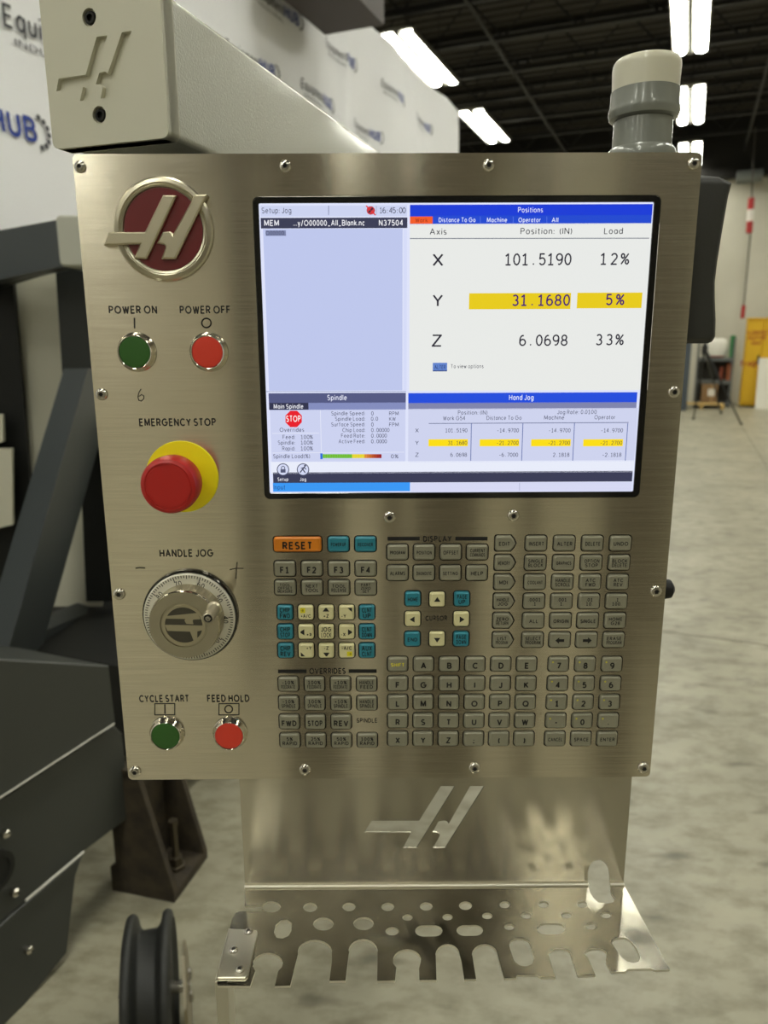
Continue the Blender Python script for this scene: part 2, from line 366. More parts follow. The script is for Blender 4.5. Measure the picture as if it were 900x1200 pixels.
# ceiling: ribbed deck on open-web joists
b = MB(); nr = 140
for i in range(nr):
    u = U0 + (U1-U0)*i/nr; s = (U1-U0)/nr
    b.hexa([B(u, V0, ZC), B(u+s*.5, V0, ZC), B(u+s*.4, V0, ZC-.05), B(u+s*.1, V0, ZC-.05), B(u, V1, ZC), B(u+s*.5, V1, ZC), B(u+s*.4, V1, ZC-.05), B(u+s*.1, V1, ZC-.05)], M_DECK)
b.box((V0-.2, U0-.2, ZC), (V1+.2, U1+.2, ZC+.15), M_DECK, FB)
struct(b.build('ceiling'))
M_JOIST = mat('joist_steel', (24, 22, 20), .6)
jz0, jz1 = 6.62, 7.36
def joist():
    b = MB()
    b.box((V0, -.05, jz0), (V1, .05, jz0+.07), M_JOIST, FB); b.box((V0, -.05, jz1-.07), (V1, .05, jz1), M_JOIST, FB)
    v = V0
    while v < V1-.7:
        b.tube([B(0, v, jz0+.04), B(0, v+.62, jz1-.04), B(0, v+1.24, jz0+.04)], .022, M_JOIST, 6); v += 1.24
    return b.build('beam_joist', loc=(0, 0, 0))
j0 = struct(joist()); us = [U0+1.2+1.55*i for i in range(25)]
for i, u in enumerate(us):
    o = j0 if i == 0 else j0.copy()
    if i: C.objects.link(o)
    o.location = B(u, 0, 0)
b = MB()
for v in (-7.5, 3.2):
    b.box((v, U0, jz0-.14), (v+.06, U1, jz0-.06), M_JOIST, FB)   # bridging rails under the joists
for v in (-3.4, .9): b.tube([B(U0, v, jz0-.12), B(U1, v, jz0-.12)], .03, M_JOIST, 8)
struct(b.build('beam_bridging'))

# ------------------------------------------------------------------ ceiling lights
M_TUBE = mat('lamp_tube', (255, 250, 235), .5)
e = M_TUBE.node_tree.nodes['Principled BSDF']; e.inputs['Emission Color'].default_value = LAMP_COLOR + (1,); e.inputs['Emission Strength'].default_value = LAMP_STRENGTH
M_REFL = mat('lamp_housing_grey', (110, 108, 98), .5)
LZ = 6.14
def lamp(u, v, label, group):
    t = thing('ceiling_light', B(u+1.22, v, LZ+.1), label, 'ceiling light', group)
    b = MB()
    prof = [(-.27, -.01), (-.27, .07), (-.12, .10), (.12, .10), (.27, .07), (.27, -.01), (.25, -.01), (.25, .05), (.045, .05), (.03, -.005), (-.03, -.005), (-.045, .05), (-.25, .05), (-.25, -.01)]
    b.stack([[B(u, v+a, LZ+c) for a, c in prof], [B(u+2.44, v+a, LZ+c) for a, c in prof]], M_REFL); b.build('housing', t)
    for s in (-1, 1):
        b = MB(); lens = [(s*.155+.085*math.cos(a), .035-.04*abs(math.sin(a))) for a in [PI+PI*q/6 for q in range(7)]]
        b.stack([[B(u+.03, v+a, LZ+c) for a, c in lens], [B(u+2.41, v+a, LZ+c) for a, c in lens]], M_TUBE); b.build('tube', t)
    for q in (.4, 2.04):
        b = MB(); b.tube([B(u+q, v, LZ+.1), B(u+q, v, jz1-.1)], .008, M_JOIST, 5); b.build('hanger_rod', t)
    return t
vis = {(-.36, 11.6): 'ceiling light at the top of the right row, its end above the beacon', (-.36, 15.8): 'ceiling light level with the beacon collar, second of the right row',
       (-.36, 20.0): 'small far ceiling light just above the panel corner, last of the right row',
       (-4.42, 11.5): 'large bright ceiling light beside the top of the white banner', (-4.42, 15.65): 'smaller ceiling light past the far end of the white banner'}
for v in (-9.2, -4.42, -.36, 4.0):
    for k in range(-2, 7):
        u = (11.5 if v == -4.42 else 11.6) + (k-4)*(4.15 if v == -4.42 else 4.2)
        u = round(u, 2); lab = None
        for (vv, uu), s in vis.items():
            if vv == v and abs(uu-u) < .1: lab = s
        lamp(u, v, lab or 'fluorescent ceiling light of the hall outside the picture', 'fluorescent ceiling lights in rows')

# ------------------------------------------------------------------ banner along the left
M_BAN = mat('banner_fabric', (236, 236, 240), .75, bump=(2.2, .25, .02))
M_INK = mat('banner_ink_grey', (72, 72, 78), .7); M_INKB = mat('banner_ink_blue', (44, 66, 150), .7)
VB = -3.0; BU0, BU1, BZ0, BZ1 = -3.0, 9.95, .35, 4.55
def fold(u, z):
    return .022*math.sin(u*3.1+.6*z) + .012*math.sin(u*7.3-1.1*z+1) + .016*math.sin((u*1.2+z*1.6)*2.1) + .03*math.exp(-((u-1.0-.25*z)/.10)**2) + .03*math.exp(-((u-6.1-.12*z)/.06)**2) + .03*math.exp(-((u-8.6+.3*(z-3))/.07)**2)
def FBAN(u, z, c): return B(u, VB + fold(u, z) + c, z)
b = MB(); nu, nzz = 200, 40
g = [[FBAN(BU0+(BU1-BU0)*i/nu, BZ0+(BZ1-BZ0)*j/nzz, 0) for j in range(nzz+1)] for i in range(nu+1)]
gv = [p for r in g for p in r]; n1 = nzz+1
b.add(gv, [(i*n1+j, (i+1)*n1+j, (i+1)*n1+j+1, i*n1+j+1) for i in range(nu) for j in range(nzz)], M_BAN)
gb = [p - EV*.012 for p in gv]
b.add(gb, [(i*n1+j, i*n1+j+1, (i+1)*n1+j+1, (i+1)*n1+j) for i in range(nu) for j in range(nzz)], M_BAN)
def logo_banner(u, z, k=.62):
    # the text reads along the hall
    b.text('Equipment', FBAN, .010, M_INK, u, z, .105*k, .62*k, 'L', .012)
    b.text('HUB', FBAN, .010, M_INKB, u+.65*k, z, .115*k, .30*k, 'L', .03)
    for i in range(7):
        a = math.radians(-78+26*i); b.flat(circ(u+.97*k+.085*k*math.cos(a), z+.055*k+.085*k*math.sin(a), .017*k, 8), FBAN, .010, M_INK)
    b.text('INDUSTRIAL', FBAN, .010, M_INK, u+.06*k, z-.085*k, .035*k, .55*k, 'L')
BANNER_LOGOS = []
for px, py, k in ((15, 27, .82), (300, -8, .62), (386, 53, .6), (447, 101, .6), (350, 103, .62), (420, 147, .6), (490, 139, .6), (272, 57, .62)):
    p = WV(px, py, VB+.02); BANNER_LOGOS.append((p.dot(EU), p.z, k))
p = WV(-2, 149, VB+.02); BANNER_LOGOS.append((p.dot(EU)-.65*.82, p.z, .82))
for u, z, k in BANNER_LOGOS: logo_banner(u, z, k)
tag(b.build('banner_backdrop', recalc=False), 'white fabric banner printed with grey and blue lettering along the left side', 'banner', kind='thing')
M_BOX = mat('unit_brown', (58, 48, 44), .6)
t = thing('suspended_heater', WV(405, 20, -2.6), 'dark brown box unit hanging above the top edge of the white banner', 'heater')
p = WV(450, 29, -2.35); u2, z2 = p.dot(EU), p.z; p = WV(390, 33, -2.35); u1 = p.dot(EU)
b = MB(); b.box((-2.85, u1, z2), (-2.35, u2, z2+.5), M_BOX, FB); b.build('casing', t)
for du in (.1, .9):
    b = MB(); b.tube([B(u1+(u2-u1)*du, -2.6, z2+.5), B(u1+(u2-u1)*du, -2.6, jz0+.05)], .012, M_JOIST, 6); b.build('hanger_rod', t)

# ------------------------------------------------------------------ far end of the hall, right
def far_box(b, pxl, pyt, pxr, pyb, u, depth, m):
    p, q = WU(pxl, pyb, u), WU(pxr, pyt, u)
    b.box((p.dot(EV), u, max(0, p.z)), (q.dot(EV), u+depth, q.z), m, FB); return p, q
M_CAB = mat('cabinet_yellow', (226, 178, 22), .5); M_CABR = mat('cabinet_red_print', (170, 40, 22), .6)
CU = 21.6
p, q = WU(866.5, 474.5, CU), WU(916, 374, CU)
v1, v2, zt = p.dot(EV), q.dot(EV), q.z
t = thing('safety_cabinet', B(CU, (v1+v2)/2, 0), 'tall yellow metal safety cabinet with red lettering against the far wall', 'cabinet')
b = MB(); b.box((v1, CU, .04), (v2, CU+.5, zt), M_CAB, FB); b.box((v1-.02, CU-.04, zt), (v2+.02, CU+.52, zt+.04), M_CAB, FB); b.box((v1+.03, CU+.03, 0), (v2-.03, CU+.47, .05), M_HOUSING, FB); b.build('body', t)
vm = v1+(v2-v1)*.5
FC = lambda a, z, c: B(CU-.035-c, a, z)
for k, (a, c) in enumerate(((v1+.02, vm-.008), (vm+.008, v2-.02))):
    b = MB(); b.prism(rrect(a, .1, c, zt-.05, .02), FC, -.03, .0, M_CAB, .004)
    if k == 0:
        for i, (s_, wd) in enumerate((('FLAMMABLE', .46), ('KEEP FIRE', .40), ('AWAY', .24))): b.text(s_, FC, .003, M_CABR, (a+c)/2+.05, zt-.37-.13*i, .09, wd, 'C', .03)
        b.text('Fragile', FC, .003, M_CABR, (a+c)/2-.0, zt*.48, .13, .5, 'C', .04, .1)
        for zz in (.5, zt-.6): b.box((a-.01, CU-.06, zz), (a+.02, CU-.03, zz+.12), M_CAB, FB)
    d = b.build('door', t)
    if k == 0: b2 = MB(); b2.box((c-.07, CU-.09, zt*.5), (c-.03, CU-.03, zt*.5+.22), M_HOUSING, FB); b2.build('handle', d)
M_WBOARD = mat('white_board', (222, 218, 204), .6)
b = MB(); p, q = WU(884.5, 478, CU-.45), WU(930, 420, CU-.45)
b.hexa([B(CU-.5, p.dot(EV), 0), B(CU-.5, q.dot(EV), 0), B(CU-.46, q.dot(EV), 0), B(CU-.46, p.dot(EV), 0), B(CU-.17, p.dot(EV), q.z), B(CU-.17, q.dot(EV), q.z), B(CU-.13, q.dot(EV), q.z), B(CU-.13, p.dot(EV), q.z)], M_WBOARD)
tag(b.build('white_board'), 'plain white board leaning against the front of the yellow cabinet', 'board')
M_SHELF = mat('shelf_grey', (92, 94, 92), .5)
SU = 21.2
p, q = WU(812, 474, SU), WU(863, 396, SU)
sv0, sv1, sz = p.dot(EV), q.dot(EV), q.z
t = thing('shelving_unit', B(SU+.25, (sv0+sv1)/2, 0), 'grey steel shelving unit standing left of the yellow cabinet', 'shelving')
zs = [WU(850, y, SU).z for y in (446, 419)]
for a in (sv0, sv1-.05):
    for c in (SU, SU+.45):
        b = MB(); b.box((a, c, 0), (a+.05, c+.05, sz), M_SHELF, FB); b.build('post', t)
for z in [.12] + zs:
    b = MB(); b.box((sv0+.004, SU+.004, z-.09), (sv1-.004, SU+.496, z), M_SHELF, FB); b.build('shelf', t)
M_BACKP = mat('shelf_back_dark', (44, 40, 32), .8)
b = MB(); b.box((sv0, SU+.48, .1), (sv1, SU+.5, zs[1]), M_BACKP, FB); b.build('back_panel', t)
M_CARD = mat('cardboard', (142, 112, 76), .8); M_LABEL = mat('paper_label', (225, 222, 212), .7); M_TAPE = mat('packing_tape', (168, 138, 96), .4)
t = thing('cardboard_box', WU(832, 472, SU), 'brown cardboard box with a white label on the bottom shelf', 'box')
p, q = WU(821, 472, SU-.02), WU(842, 449, SU-.02); bz = .122
b = MB(); b.box((p.dot(EV), SU+.02, bz), (q.dot(EV), SU+.42, q.z), M_CARD, FB); b.box((p.dot(EV)+.22, SU+.015, bz+.01), (p.dot(EV)+.28, SU+.43, q.z+.003), M_TAPE, FB); b.build('carton', t)
b = MB(); p2, q2 = WU(829, 464, SU), WU(838, 456, SU); b.box((p2.dot(EV), SU+.01, p2.z), (q2.dot(EV), SU+.019, q2.z), M_LABEL, FB); b.build('label', t)
M_PAL = mat('pale_wood', (196, 164, 100), .7)
t = thing('wooden_pallet', WU(822, 479, SU-.5), 'pale wooden pallet on the floor in front of the grey shelving', 'pallet')
p, q = WU(796, 480, SU-.6), WU(849, 474, SU-.6)
for i in range(5):
    b = MB(); b.box((p.dot(EV), SU-.62+i*.12, .1), (q.dot(EV), SU-.53+i*.12, .125), M_PAL, FB); b.build('deck_board', t)
for i in range(3):
    a = p.dot(EV)+(q.dot(EV)-p.dot(EV)-.08)*i/2
    b = MB(); b.box((a, SU-.62, 0), (a+.08, SU-.05, .1), M_PAL, FB); b.build('runner', t)
# things on the shelves
M_BAG = mat('bag_white', (226, 222, 210), .6); M_ORN = mat('bag_print_red', (190, 70, 40), .6)
p = WU(843, 419, SU+.2)
b = MB(); v_ = WU(828, 410, SU+.2).dot(EV); w_ = WU(853, 410, SU+.2).dot(EV); z_ = zs[1]+.002; h_ = WU(840, 396.5, SU+.2).z - z_
lp = []
for k, (s, zz) in enumerate(((.55, 0), (.9, .08), (1.0, .4), (.96, .75), (.8, .95), (.4, 1.0))):
    lp.append([B(SU+.22+.17*s*math.sin(a), (v_+w_)/2 + (w_-v_)/2*s*math.cos(a)*(1+.06*math.sin(3*a+k)), z_+h_*zz) for a in [2*PI*i/20 for i in range(20)]])
b.stack(lp, M_BAG, mats=[M_ORN, M_BAG, M_BAG, M_BAG, M_BAG]); tag(b.build('plastic_sack', smooth=60), 'white plastic sack slumped on the top shelf beside the yellow cabinet', 'sack')
M_GRN = mat('bin_green', (40, 120, 62), .5)
p, q = WU(856, 402, SU+.1), WU(862.5, 394, SU+.1)
b = MB(); b.prism(rrect(p.dot(EV), zs[1]+.002, q.dot(EV), q.z+.02, .02), lambda a, z, c: B(SU+.1+c, a, z), 0, .25, M_GRN, .01); tag(b.build('storage_bin'), 'small green storage bin at the right end of the top shelf', 'bin')
for i, (x0, x1, yt, c, lab) in enumerate(((842, 847, 430, (128, 60, 36), 'rust brown can on the middle shelf, left of two'), (850, 856, 426, (150, 84, 50), 'orange brown can on the middle shelf, right of two'))):
    mm = mat('can_%d' % i, c, .5); p = WU((x0+x1)/2, 445, SU+.15); r = (WU(x1, 445, SU+.15)-WU(x0, 445, SU+.15)).length/2; h = WU(x0, yt, SU+.15).z-zs[0]
    b = MB(); b.lathe([(r*.95, 0), (r, .015), (r, h*.93), (r*.92, h*.95), (r*.92, h), (r*.3, h)], fr_at(B(SU+.2, p.dot(EV), zs[0]), EV, EU, EZ), mm, 20)
    tag(b.build('paint_can'), lab, 'can')
M_LOCK = mat('locker_bluegrey', (66, 74, 82), .5)
p, q = WU(778, 476, 19.9), WU(811, 400, 19.9)
t = thing('steel_locker', B(20.1, (p.dot(EV)+q.dot(EV))/2, 0), 'blue grey steel locker half hidden behind the black side handle', 'locker')
b = MB(); b.box((p.dot(EV), 19.9, 0), (q.dot(EV), 20.35, q.z), M_LOCK, FB); b.build('body', t)
FL = lambda a, z, c: B(19.9-c, a, z)
b = MB(); b.prism(rrect(p.dot(EV)+.03, .08, q.dot(EV)-.03, q.z-.04, .02), FL, -.01, .015, M_LOCK, .004)
for i in range(5): b.box((p.dot(EV)+.2, 19.878, q.z-.25-.05*i), (q.dot(EV)-.2, 19.89, q.z-.23-.05*i), M_HOUSING, FB)
b.build('door', t)
# tripod
M_TRI = mat('tripod_black', (24, 24, 24), .5)
TY = 15.6; ap = WY(826, 408, TY)
t = thing('tripod', (ap.x, ap.y, 0), 'thin black tripod standing on the open floor in front of the shelving', 'tripod')
for px, py in ((812.5, 491), (868.5, 497), (845, 484)):
    f = WZ(px, py, .012); mid = ap.lerp(f, .5)
    b = MB(); b.tube([ap, mid, mid, f], [.024, .024, .016, .016], M_TRI, 8); b.lathe([(.03, -.012), (.03, .02), (.02, .03)], fr_at(f, EV, EU, EZ), M_TRI, 10); b.build('leg', t)
b = MB(); b.lathe([(.05, -.12), (.06, -.05), (.06, .05), (.03, .08), (.03, .16), (.08, .17), (.08, .2)], fr_at(ap, EV, EU, EZ), M_TRI, 16); b.build('head', t)
# hanging cord with red and white tube, and the grey pipe
M_RT = mat('tube_red', (168, 34, 32), .5); M_WT = mat('tube_white', (226, 220, 210), .5); M_CORD = mat('cord_grey', (74, 70, 64), .7)
HU = 21.3
t = thing('pull_cord', WU(870, 372, HU), 'long cord with a red and white tube hanging above the yellow cabinet', 'cord')
b = MB(); b.tube([WU(885, 150, HU), WU(882.5, 195, HU), WU(879, 280, HU), WU(870, 373, HU)], .018, M_CORD, 6); b.build('cord', t)
b = MB(); n = 3
top_, bot_ = WU(880.6, 232, HU), WU(877.8, 273, HU)
for i, mm in enumerate((M_RT, M_WT, M_RT)):
    b.tube([top_.lerp(bot_, i/3), top_.lerp(bot_, (i+1)/3)], .075, mm, 12)
b.build('striped_sleeve', t)
b = MB(); b.tube([WU(871.5, 358, HU), WU(870, 373, HU)], .05, M_RT, 8); b.build('pull_handle', t)
b = MB(); b.tube([B(HU, WU(885, 150, HU).dot(EV), WU(885, 150, HU).z), B(HU, WU(885, 150, HU).dot(EV), jz0+.05)], .03, M_CORD, 6); b.build('anchor_rod', t)
M_DUCT = mat('duct_grey', (112, 116, 112), .5)
t = thing('exhaust_pipe', WU(878, 207, 22.3), 'short grey pipe section fixed high on the far white wall', 'pipe')
b = MB(); p, q = WU(863, 208, 22.4), WU(894, 204, 22.4); q.z = p.z; b.tube([p, q], .16, M_DUCT, 20); b.build('pipe', t)
b = MB()
for s in (.2, .8):
    c = p.lerp(q, s); b.box((c.dot(EV)-.04, 22.4, c.z-.04), (c.dot(EV)+.04, 22.99, c.z+.04), M_DUCT, FB)
b.build('wall_bracket', t)

# ================================================================== machine on the left
M_MACH = mat('machine_grey', (58, 60, 57), .45, bump=(60, .08, .002)); M_MACH2 = mat('frame_grey', (62, 67, 69), .4)
M_MBLK = mat('machine_black', (20, 21, 19), .6); M_MPAN = mat('machine_panel_grey', (206, 203, 184), .5); M_MCRM = mat('machine_cream', (222, 218, 196), .5)
M_COV = mat('cover_lightgrey', (178, 178, 166), .4); M_RIM = mat('edge_highlight', (190, 188, 178), .35)
t = thing('milling_machine', B(1.6, -1.9, 0), 'dark grey machine tool body and frame at the left, partly behind the control panel', 'machine')
VM = -1.45
def plate(px, v, thick, m, name, edges=None, label=None, cham=.004):
    """sheet or casting whose face lies in the plane v; outline read along the hall"""
    pts = [WV(x, y, v) for x, y in px]; poly = [(p.dot(EU), p.z) for p in pts]
    b = MB(); b.prism(poly, lambda a, z, c: B(a, v-thick+c, max(0.002, z)), 0, thick, m, cham)
    return b, name
b, n = plate([(-60, 772), (0, 772), (128, 780), (132, 815), (136, 847), (-60, 974)], VM, .35, M_MACH, 'upper_skirt'); b.build(n, t)
b, n = plate([(-60, 976), (134, 850), (144, 860), (149, 905), (149, 960), (99, 998), (30, 1056), (-60, 1135)], VM-.012, .3, M_MACH, 'middle_skirt'); b.build(n, t)
b, n = plate([(30, 1058), (98, 1000), (89, 1027), (79, 1116), (33, 1207), (-40, 1290), (-60, 1138)], VM-.006, .25, M_MACH, 'lower_skirt')
b.build(n, t)
def rod(pts, r, m, name, label=None):
    b = MB(); b.tube(pts, r, m, 8); return b.build(name, t, label=label)
rod([WV(-50, 967.5, VM+.003), WV(134, 848, VM+.003)], .0025, M_RIM, 'panel_lip', 'sheet edge with its highlight painted bright')  # bright strips along both sheet laps are painted highlights
rod([WV(30, 1055.5, VM+.003), WV(98, 998.5, VM+.003)], .0035, M_RIM, 'panel_lip', 'sheet edge with its highlight painted bright')
for px, py in ((7, 977), (18, 1046), (34, 1113)):
    b = MB(); p = WV(px, py, VM+.001); b.lathe([(.011, -.01), (.011, .004), (.007, .008), (.002, .006)], fr_at(p, EU, EZ, EV), M_SCREW, 14); b.build('bolt', t)
b = MB(); p = WV(-4, 1022, VM+.001); b.lathe([(.05, -.01), (.05, .004), (.036, .004), (.036, .0012), (.001, .001)], fr_at(p, EU, EZ, EV), M_MBLK, 28); b.build('access_hole', t)
# lower frame beam and brace
def beam(q0, q1, m, name, d=.14):
    """quad face read at two ends (top, bottom) with a depth behind it"""
    b = MB(); dd = Vector((-.25, 1, 0)).normalized()*d
    a0, a1, c0, c1 = q0[0], q0[1], q1[0], q1[1]
    b.hexa([a0, c0, c1, a1, a0+dd, c0+dd, c1+dd, a1+dd], m); return b.build(name, t)
beam((WY(-30, 772, 2.3), WY(-30, 800, 2.3)), (WY(150, 700, 3.3), WY(150, 752, 3.3)), M_MACH2, 'lower_beam', .22)
R0, R1 = WY(103, 432, 2.62), WY(6, 775, 2.25)
L0, L1 = WY(75, 432, 2.66), WY(-28, 775, 2.28)
S0, S1 = WY(141, 432, 3.0), WY(45, 775, 2.62)
b = MB(); b.hexa([R0, L0, L0+S0-R0, S0, R1, L1, L1+S1-R1, S1], M_MACH2); b.build('diagonal_brace', t)
# upper beam, posts, panels behind
beam((WY(-40, 277, 2.75), WY(-40, 336, 2.75)), (WY(130, 246, 2.5), WY(130, 300, 2.5)), M_MACH2, 'upper_beam', .14)
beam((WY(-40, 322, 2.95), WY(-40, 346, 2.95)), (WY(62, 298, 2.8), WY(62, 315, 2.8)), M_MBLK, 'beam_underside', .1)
beam((WY(64, 300, 2.86), WY(75, 470, 2.86)), (WY(130, 300, 2.86), WY(130, 470, 2.86)), mat('post_shaded_grey', (38, 41, 40), .5), 'frame_post', .12)  # the first post's shade is put into its darker grey
beam((WY(-60, 320, 3.0), WY(-40, 690, 3.0)), (WY(14, 316, 3.0), WY(46, 690, 3.0)), M_MBLK, 'frame_post', .12)
beam((WY(92, 500, 2.98), WY(101, 705, 2.98)), (WY(150, 500, 2.98), WY(150, 705, 2.98)), M_MBLK, 'frame_post', .05)
b = MB(); cpt = [WY(65, 256, 2.45), WY(120, 252, 2.45), WY(124, 312, 2.45), WY(70, 312, 2.45)]
xs = [p.x for p in cpt]; zs_ = [p.z for p in cpt]
b.prism(rrect(min(xs), min(zs_), max(xs), max(zs_), .015), lambda a, z, c: Vector((a, 2.45+.2-c, z)), 0, .2, M_COV, .006); b.build('end_cover', t, label='light grey end cover on the upper beam')
beam((WY(8, 300, 3.05), WY(30, 720, 3.05)), (WY(120, 300, 3.05), WY(120, 720, 3.05)), M_MPAN, 'side_panel', .03)
for y0, y1, xr in ((486, 524.5, 4), (526, 622, 15)):
    beam((WY(-50, y0, 2.9), WY(-40, y1+6, 2.9)), (WY(xr-1, y0, 2.9), WY(xr, y1-7, 2.9)), M_MCRM, 'cream_panel', .03)
vr = WU(168, 600, 2.8).dot(EV)
b = MB(); b.box((-2.9, 2.85, .12), (vr, 3.3, 1.97), M_MBLK, FB); b.box((-2.93, .9, .12), (-2.86, 3.3, 1.97), M_MBLK, FB); b.build('enclosure', t)
M_HOSE = mat('hose_brown', (96, 78, 56), .6)
rod([WY(52, 772, 2.9), WY(75, 752, 2.95), WY(100, 748, 3.0), WY(150, 752, 3.1)], .022, M_HOSE, 'hose', 'brown hose under the frame beam')
b = MB(); b.box((-2.8, 1.9, .2), (-1.6, 2.8, .55), M_MBLK, FB); b.build('base_casting', t)
# iron foot
M_IRON = mat('rusty_cast_iron', (64, 55, 40), .75, noise=(18, (38, 32, 24), .35, .7), bump=(90, .3, .004))
fo = Vector((-.636, 1.936, 0)); fu = Vector((.253, .967, 0)).normalized(); fv = Vector((fu.y, -fu.x, 0))
FF = lambda a, b_, c: fo + fv*a + fu*b_ + EZ*c
t2 = thing('iron_foot_bracket', FF(-.1, .1, 0), 'brown cast iron foot bracket with a bolt on the floor below the panel', 'bracket')
b = MB()
ribp = [(0, 0), (0, .035), (-.095, .42), (-.16, .42), (-.16, .26), (-.195, .23), (-.195, .1), (-.215, .085), (-.215, 0)]
for c in (0, .19): b.prism(ribp, lambda a, z, c_: FF(a, c_, z), c, c+.024, M_IRON, .003)
b.box((-.2, .02, 0), (0, .2, .03), M_IRON, FF); b.box((-.16, .02, .03), (-.13, .2, .42), M_IRON, FF); b.box((-.16, 0, .40), (-.09, .214, .43), M_IRON, FF); b.build('casting', t2)
M_BOLT = mat('dull_bolt', (92, 84, 70), .45, .8)
b = MB(); o_ = FF(-.055, .11, .03); b.lathe([(.03, 0), (.03, .012), (.022, .014), (.022, .04), (.012, .042), (.012, .15), (.016, .152), (.016, .17)], fr_at(o_, fv, fu, EZ), M_BOLT, 6); b.build('leveling_bolt', t2)
# grooved rubber wheel
M_RUB = mat('black_rubber', (34, 35, 33), .55, bump=(50, .25, .004)); M_WPL = mat('wheel_bracket_steel', (168, 160, 140), .35, 1)
wr = .17; wl = WY(138, 1130, 1.36); wrr = WY(203, 1130, 1.36); wid = (wrr-wl).length*.90
wa = Vector((1, .24, 0)).normalized(); wb = Vector((-.24, 1, 0)).normalized()
apex = WY(165, 1104, 1.42); wc = Vector((apex.x-wid*.47, 1.44, wr))
FWh = lambda a, b_, c: wc + wa*c + wb*a + EZ*b_
t3 = thing('grooved_wheel', (wc.x+wid/2, wc.y, 0), 'black rubber grooved wheel with steel side bracket at the bottom edge, left', 'wheel')
b = MB(); W2 = wid
prof = [(.03, .012), (wr-.05, .012), (wr-.02, 0), (wr-.004, .004), (wr, .012), (wr-.001, .018), (wr-.006, .023), (wr-.022, .027), (wr-.034, .033), (wr-.038, W2*.35), (wr-.038, W2*.65), (wr-.034, W2-.033), (wr-.022, W2-.027), (wr-.006, W2-.023), (wr-.001, W2-.018), (wr, W2-.012), (wr-.004, W2-.004), (wr-.02, W2), (wr-.035, W2-.012), (wr-.05, W2-.012), (.03, W2-.012)]
b.lathe(prof, FWh, M_RUB, 72); b.build('tyre', t3, smooth=50)
FWp = lambda a, b_, c: wc + wa*(wid+.022+c) + wb*a + EZ*b_
b = MB(); b.prism([(-.10, -.15), (.10, -.15), (.075, .02), (.025, .105), (-.025, .105), (-.09, .02)], FWp, 0, .008, M_WPL, .002); br = b.build('side_bracket', t3)
for a, c in ((0, .03), (0, -.035), (-.05, -.09)):
    b = MB(); b.lathe([(.013, .008), (.013, .016), (.008, .019), (.002, .018)], lambda x, y, z, a=a, c=c: FWp(a+x, c+y, z), M_SCREW, 6); b.build('bolt', br)
b = MB(); b.lathe([(.014, -wid-.04), (.014, .012)], FWp, M_SCREW, 12); b.build('axle', t3)

# ================================================================== support arm
AA = math.radians(18.6); au = Vector((math.sin(AA), math.cos(AA), 0)); av = Vector((math.cos(AA), -math.sin(AA), 0))
P1 = WY(59, 174, .80); cw = .1345; chh = .142
FA = lambda a, b_, c: P1 + av*a + EZ*b_ + au*c             # a across the cap, b up, c along the arm
M_ARM = mat('arm_paint_grey', (196, 195, 180), .25, coat=.6, bump=(420, .35, .0016)); M_CAPP = mat('cap_plastic_grey', (200, 197, 178), .5)
t = thing('support_arm', FA(cw/2, 0, .5), 'light grey box section arm with embossed end cap above the panel', 'arm')
b = MB(); LEN = 4.0
loops = [[FA(x, y, c) for x, y in rrect(.003, .003, cw-.003, .128, .006, 5)] for c in (.022, .024, LEN)]
b.stack(loops, M_ARM); b.build('beam', t)
b = MB(); b.box((.005, 0, 3.55), (cw-.005, -(P1.z-.004), 3.75), M_ARM, lambda a, c, d: FA(a, c, d)); b.build('support_column', t)
HL = [(470, 195), (572, 195), (350, 668), (255, 668), (300, 560), (30, 568), (65, 470), (335, 470)]
HR = [(710, 190), (800, 190), (565, 670), (458, 670), (490, 585), (487, 572), (474, 562), (425, 553), (468, 470), (520, 465), (536, 472), (545, 487)]
def emblem(px_bbox):
    """the slanted double stroke mark scaled to a box (x0, y0, x1, y1) with y up"""
    x0, y0, x1, y1 = px_bbox
    f = lambda p: (x0+(p[0]-30)/770*(x1-x0), y1-(p[1]-190)/480*(y1-y0))
    return [[f(p) for p in HL][::-1], [f(p) for p in HR][::-1]]
def capxy(px, py):            # photo pixel on the cap's front plane
    d = ray(px, py); n = au; k = (P1-EYE).dot(n)/d.dot(n); q = EYE+d*k-P1; return q.dot(av), q.z
x0, y0 = capxy(62, 101); x1, y1 = capxy(151, 34); _, y2 = capxy(92, 117)
lg = emblem((x0, y2, x1, y1))
bolts = [capxy(101, 18), capxy(113, 133)]
b = MB(); FCap = lambda a, b_, c: FA(a, b_, .024-c)
outer = rrect(0, 0, cw, chh, .007, 5)
b.prism(outer, FCap, .0, .020, M_CAPP, 0, [r[::-1] for r in lg] + [circ(x, y, .0078, 20) for x, y in bolts])
b.prism(outer, FCap, .002, .0155, M_CAPP)
cp = b.build('end_cap', t)
for x, y in bolts:
    b = MB(); n = 24; F_ = lambda a, b_, c, x=x, y=y: FCap(x+a, y+b_, c)
    lo = [[F_(r*math.cos(2*PI*j/n), r*math.sin(2*PI*j/n), h) for j in range(n)] for r, h in ((.006, .0150), (.006, .0185), (.0052, .0195), (.0032, .0195), (.003, .0165))]
    b.stack(lo, mat('black_oxide', (30, 29, 27), .35, .7)); b.build('cap_screw', cp)
b = MB(); pv = FA(cw*.5, 0, .12)
b.lathe([(.045, .002), (.045, -.03), (.03, -.035), (.03, -.064)], fr_at(pv, av, au, EZ), M_HOUSING, 32); b.build('swivel_joint', t)

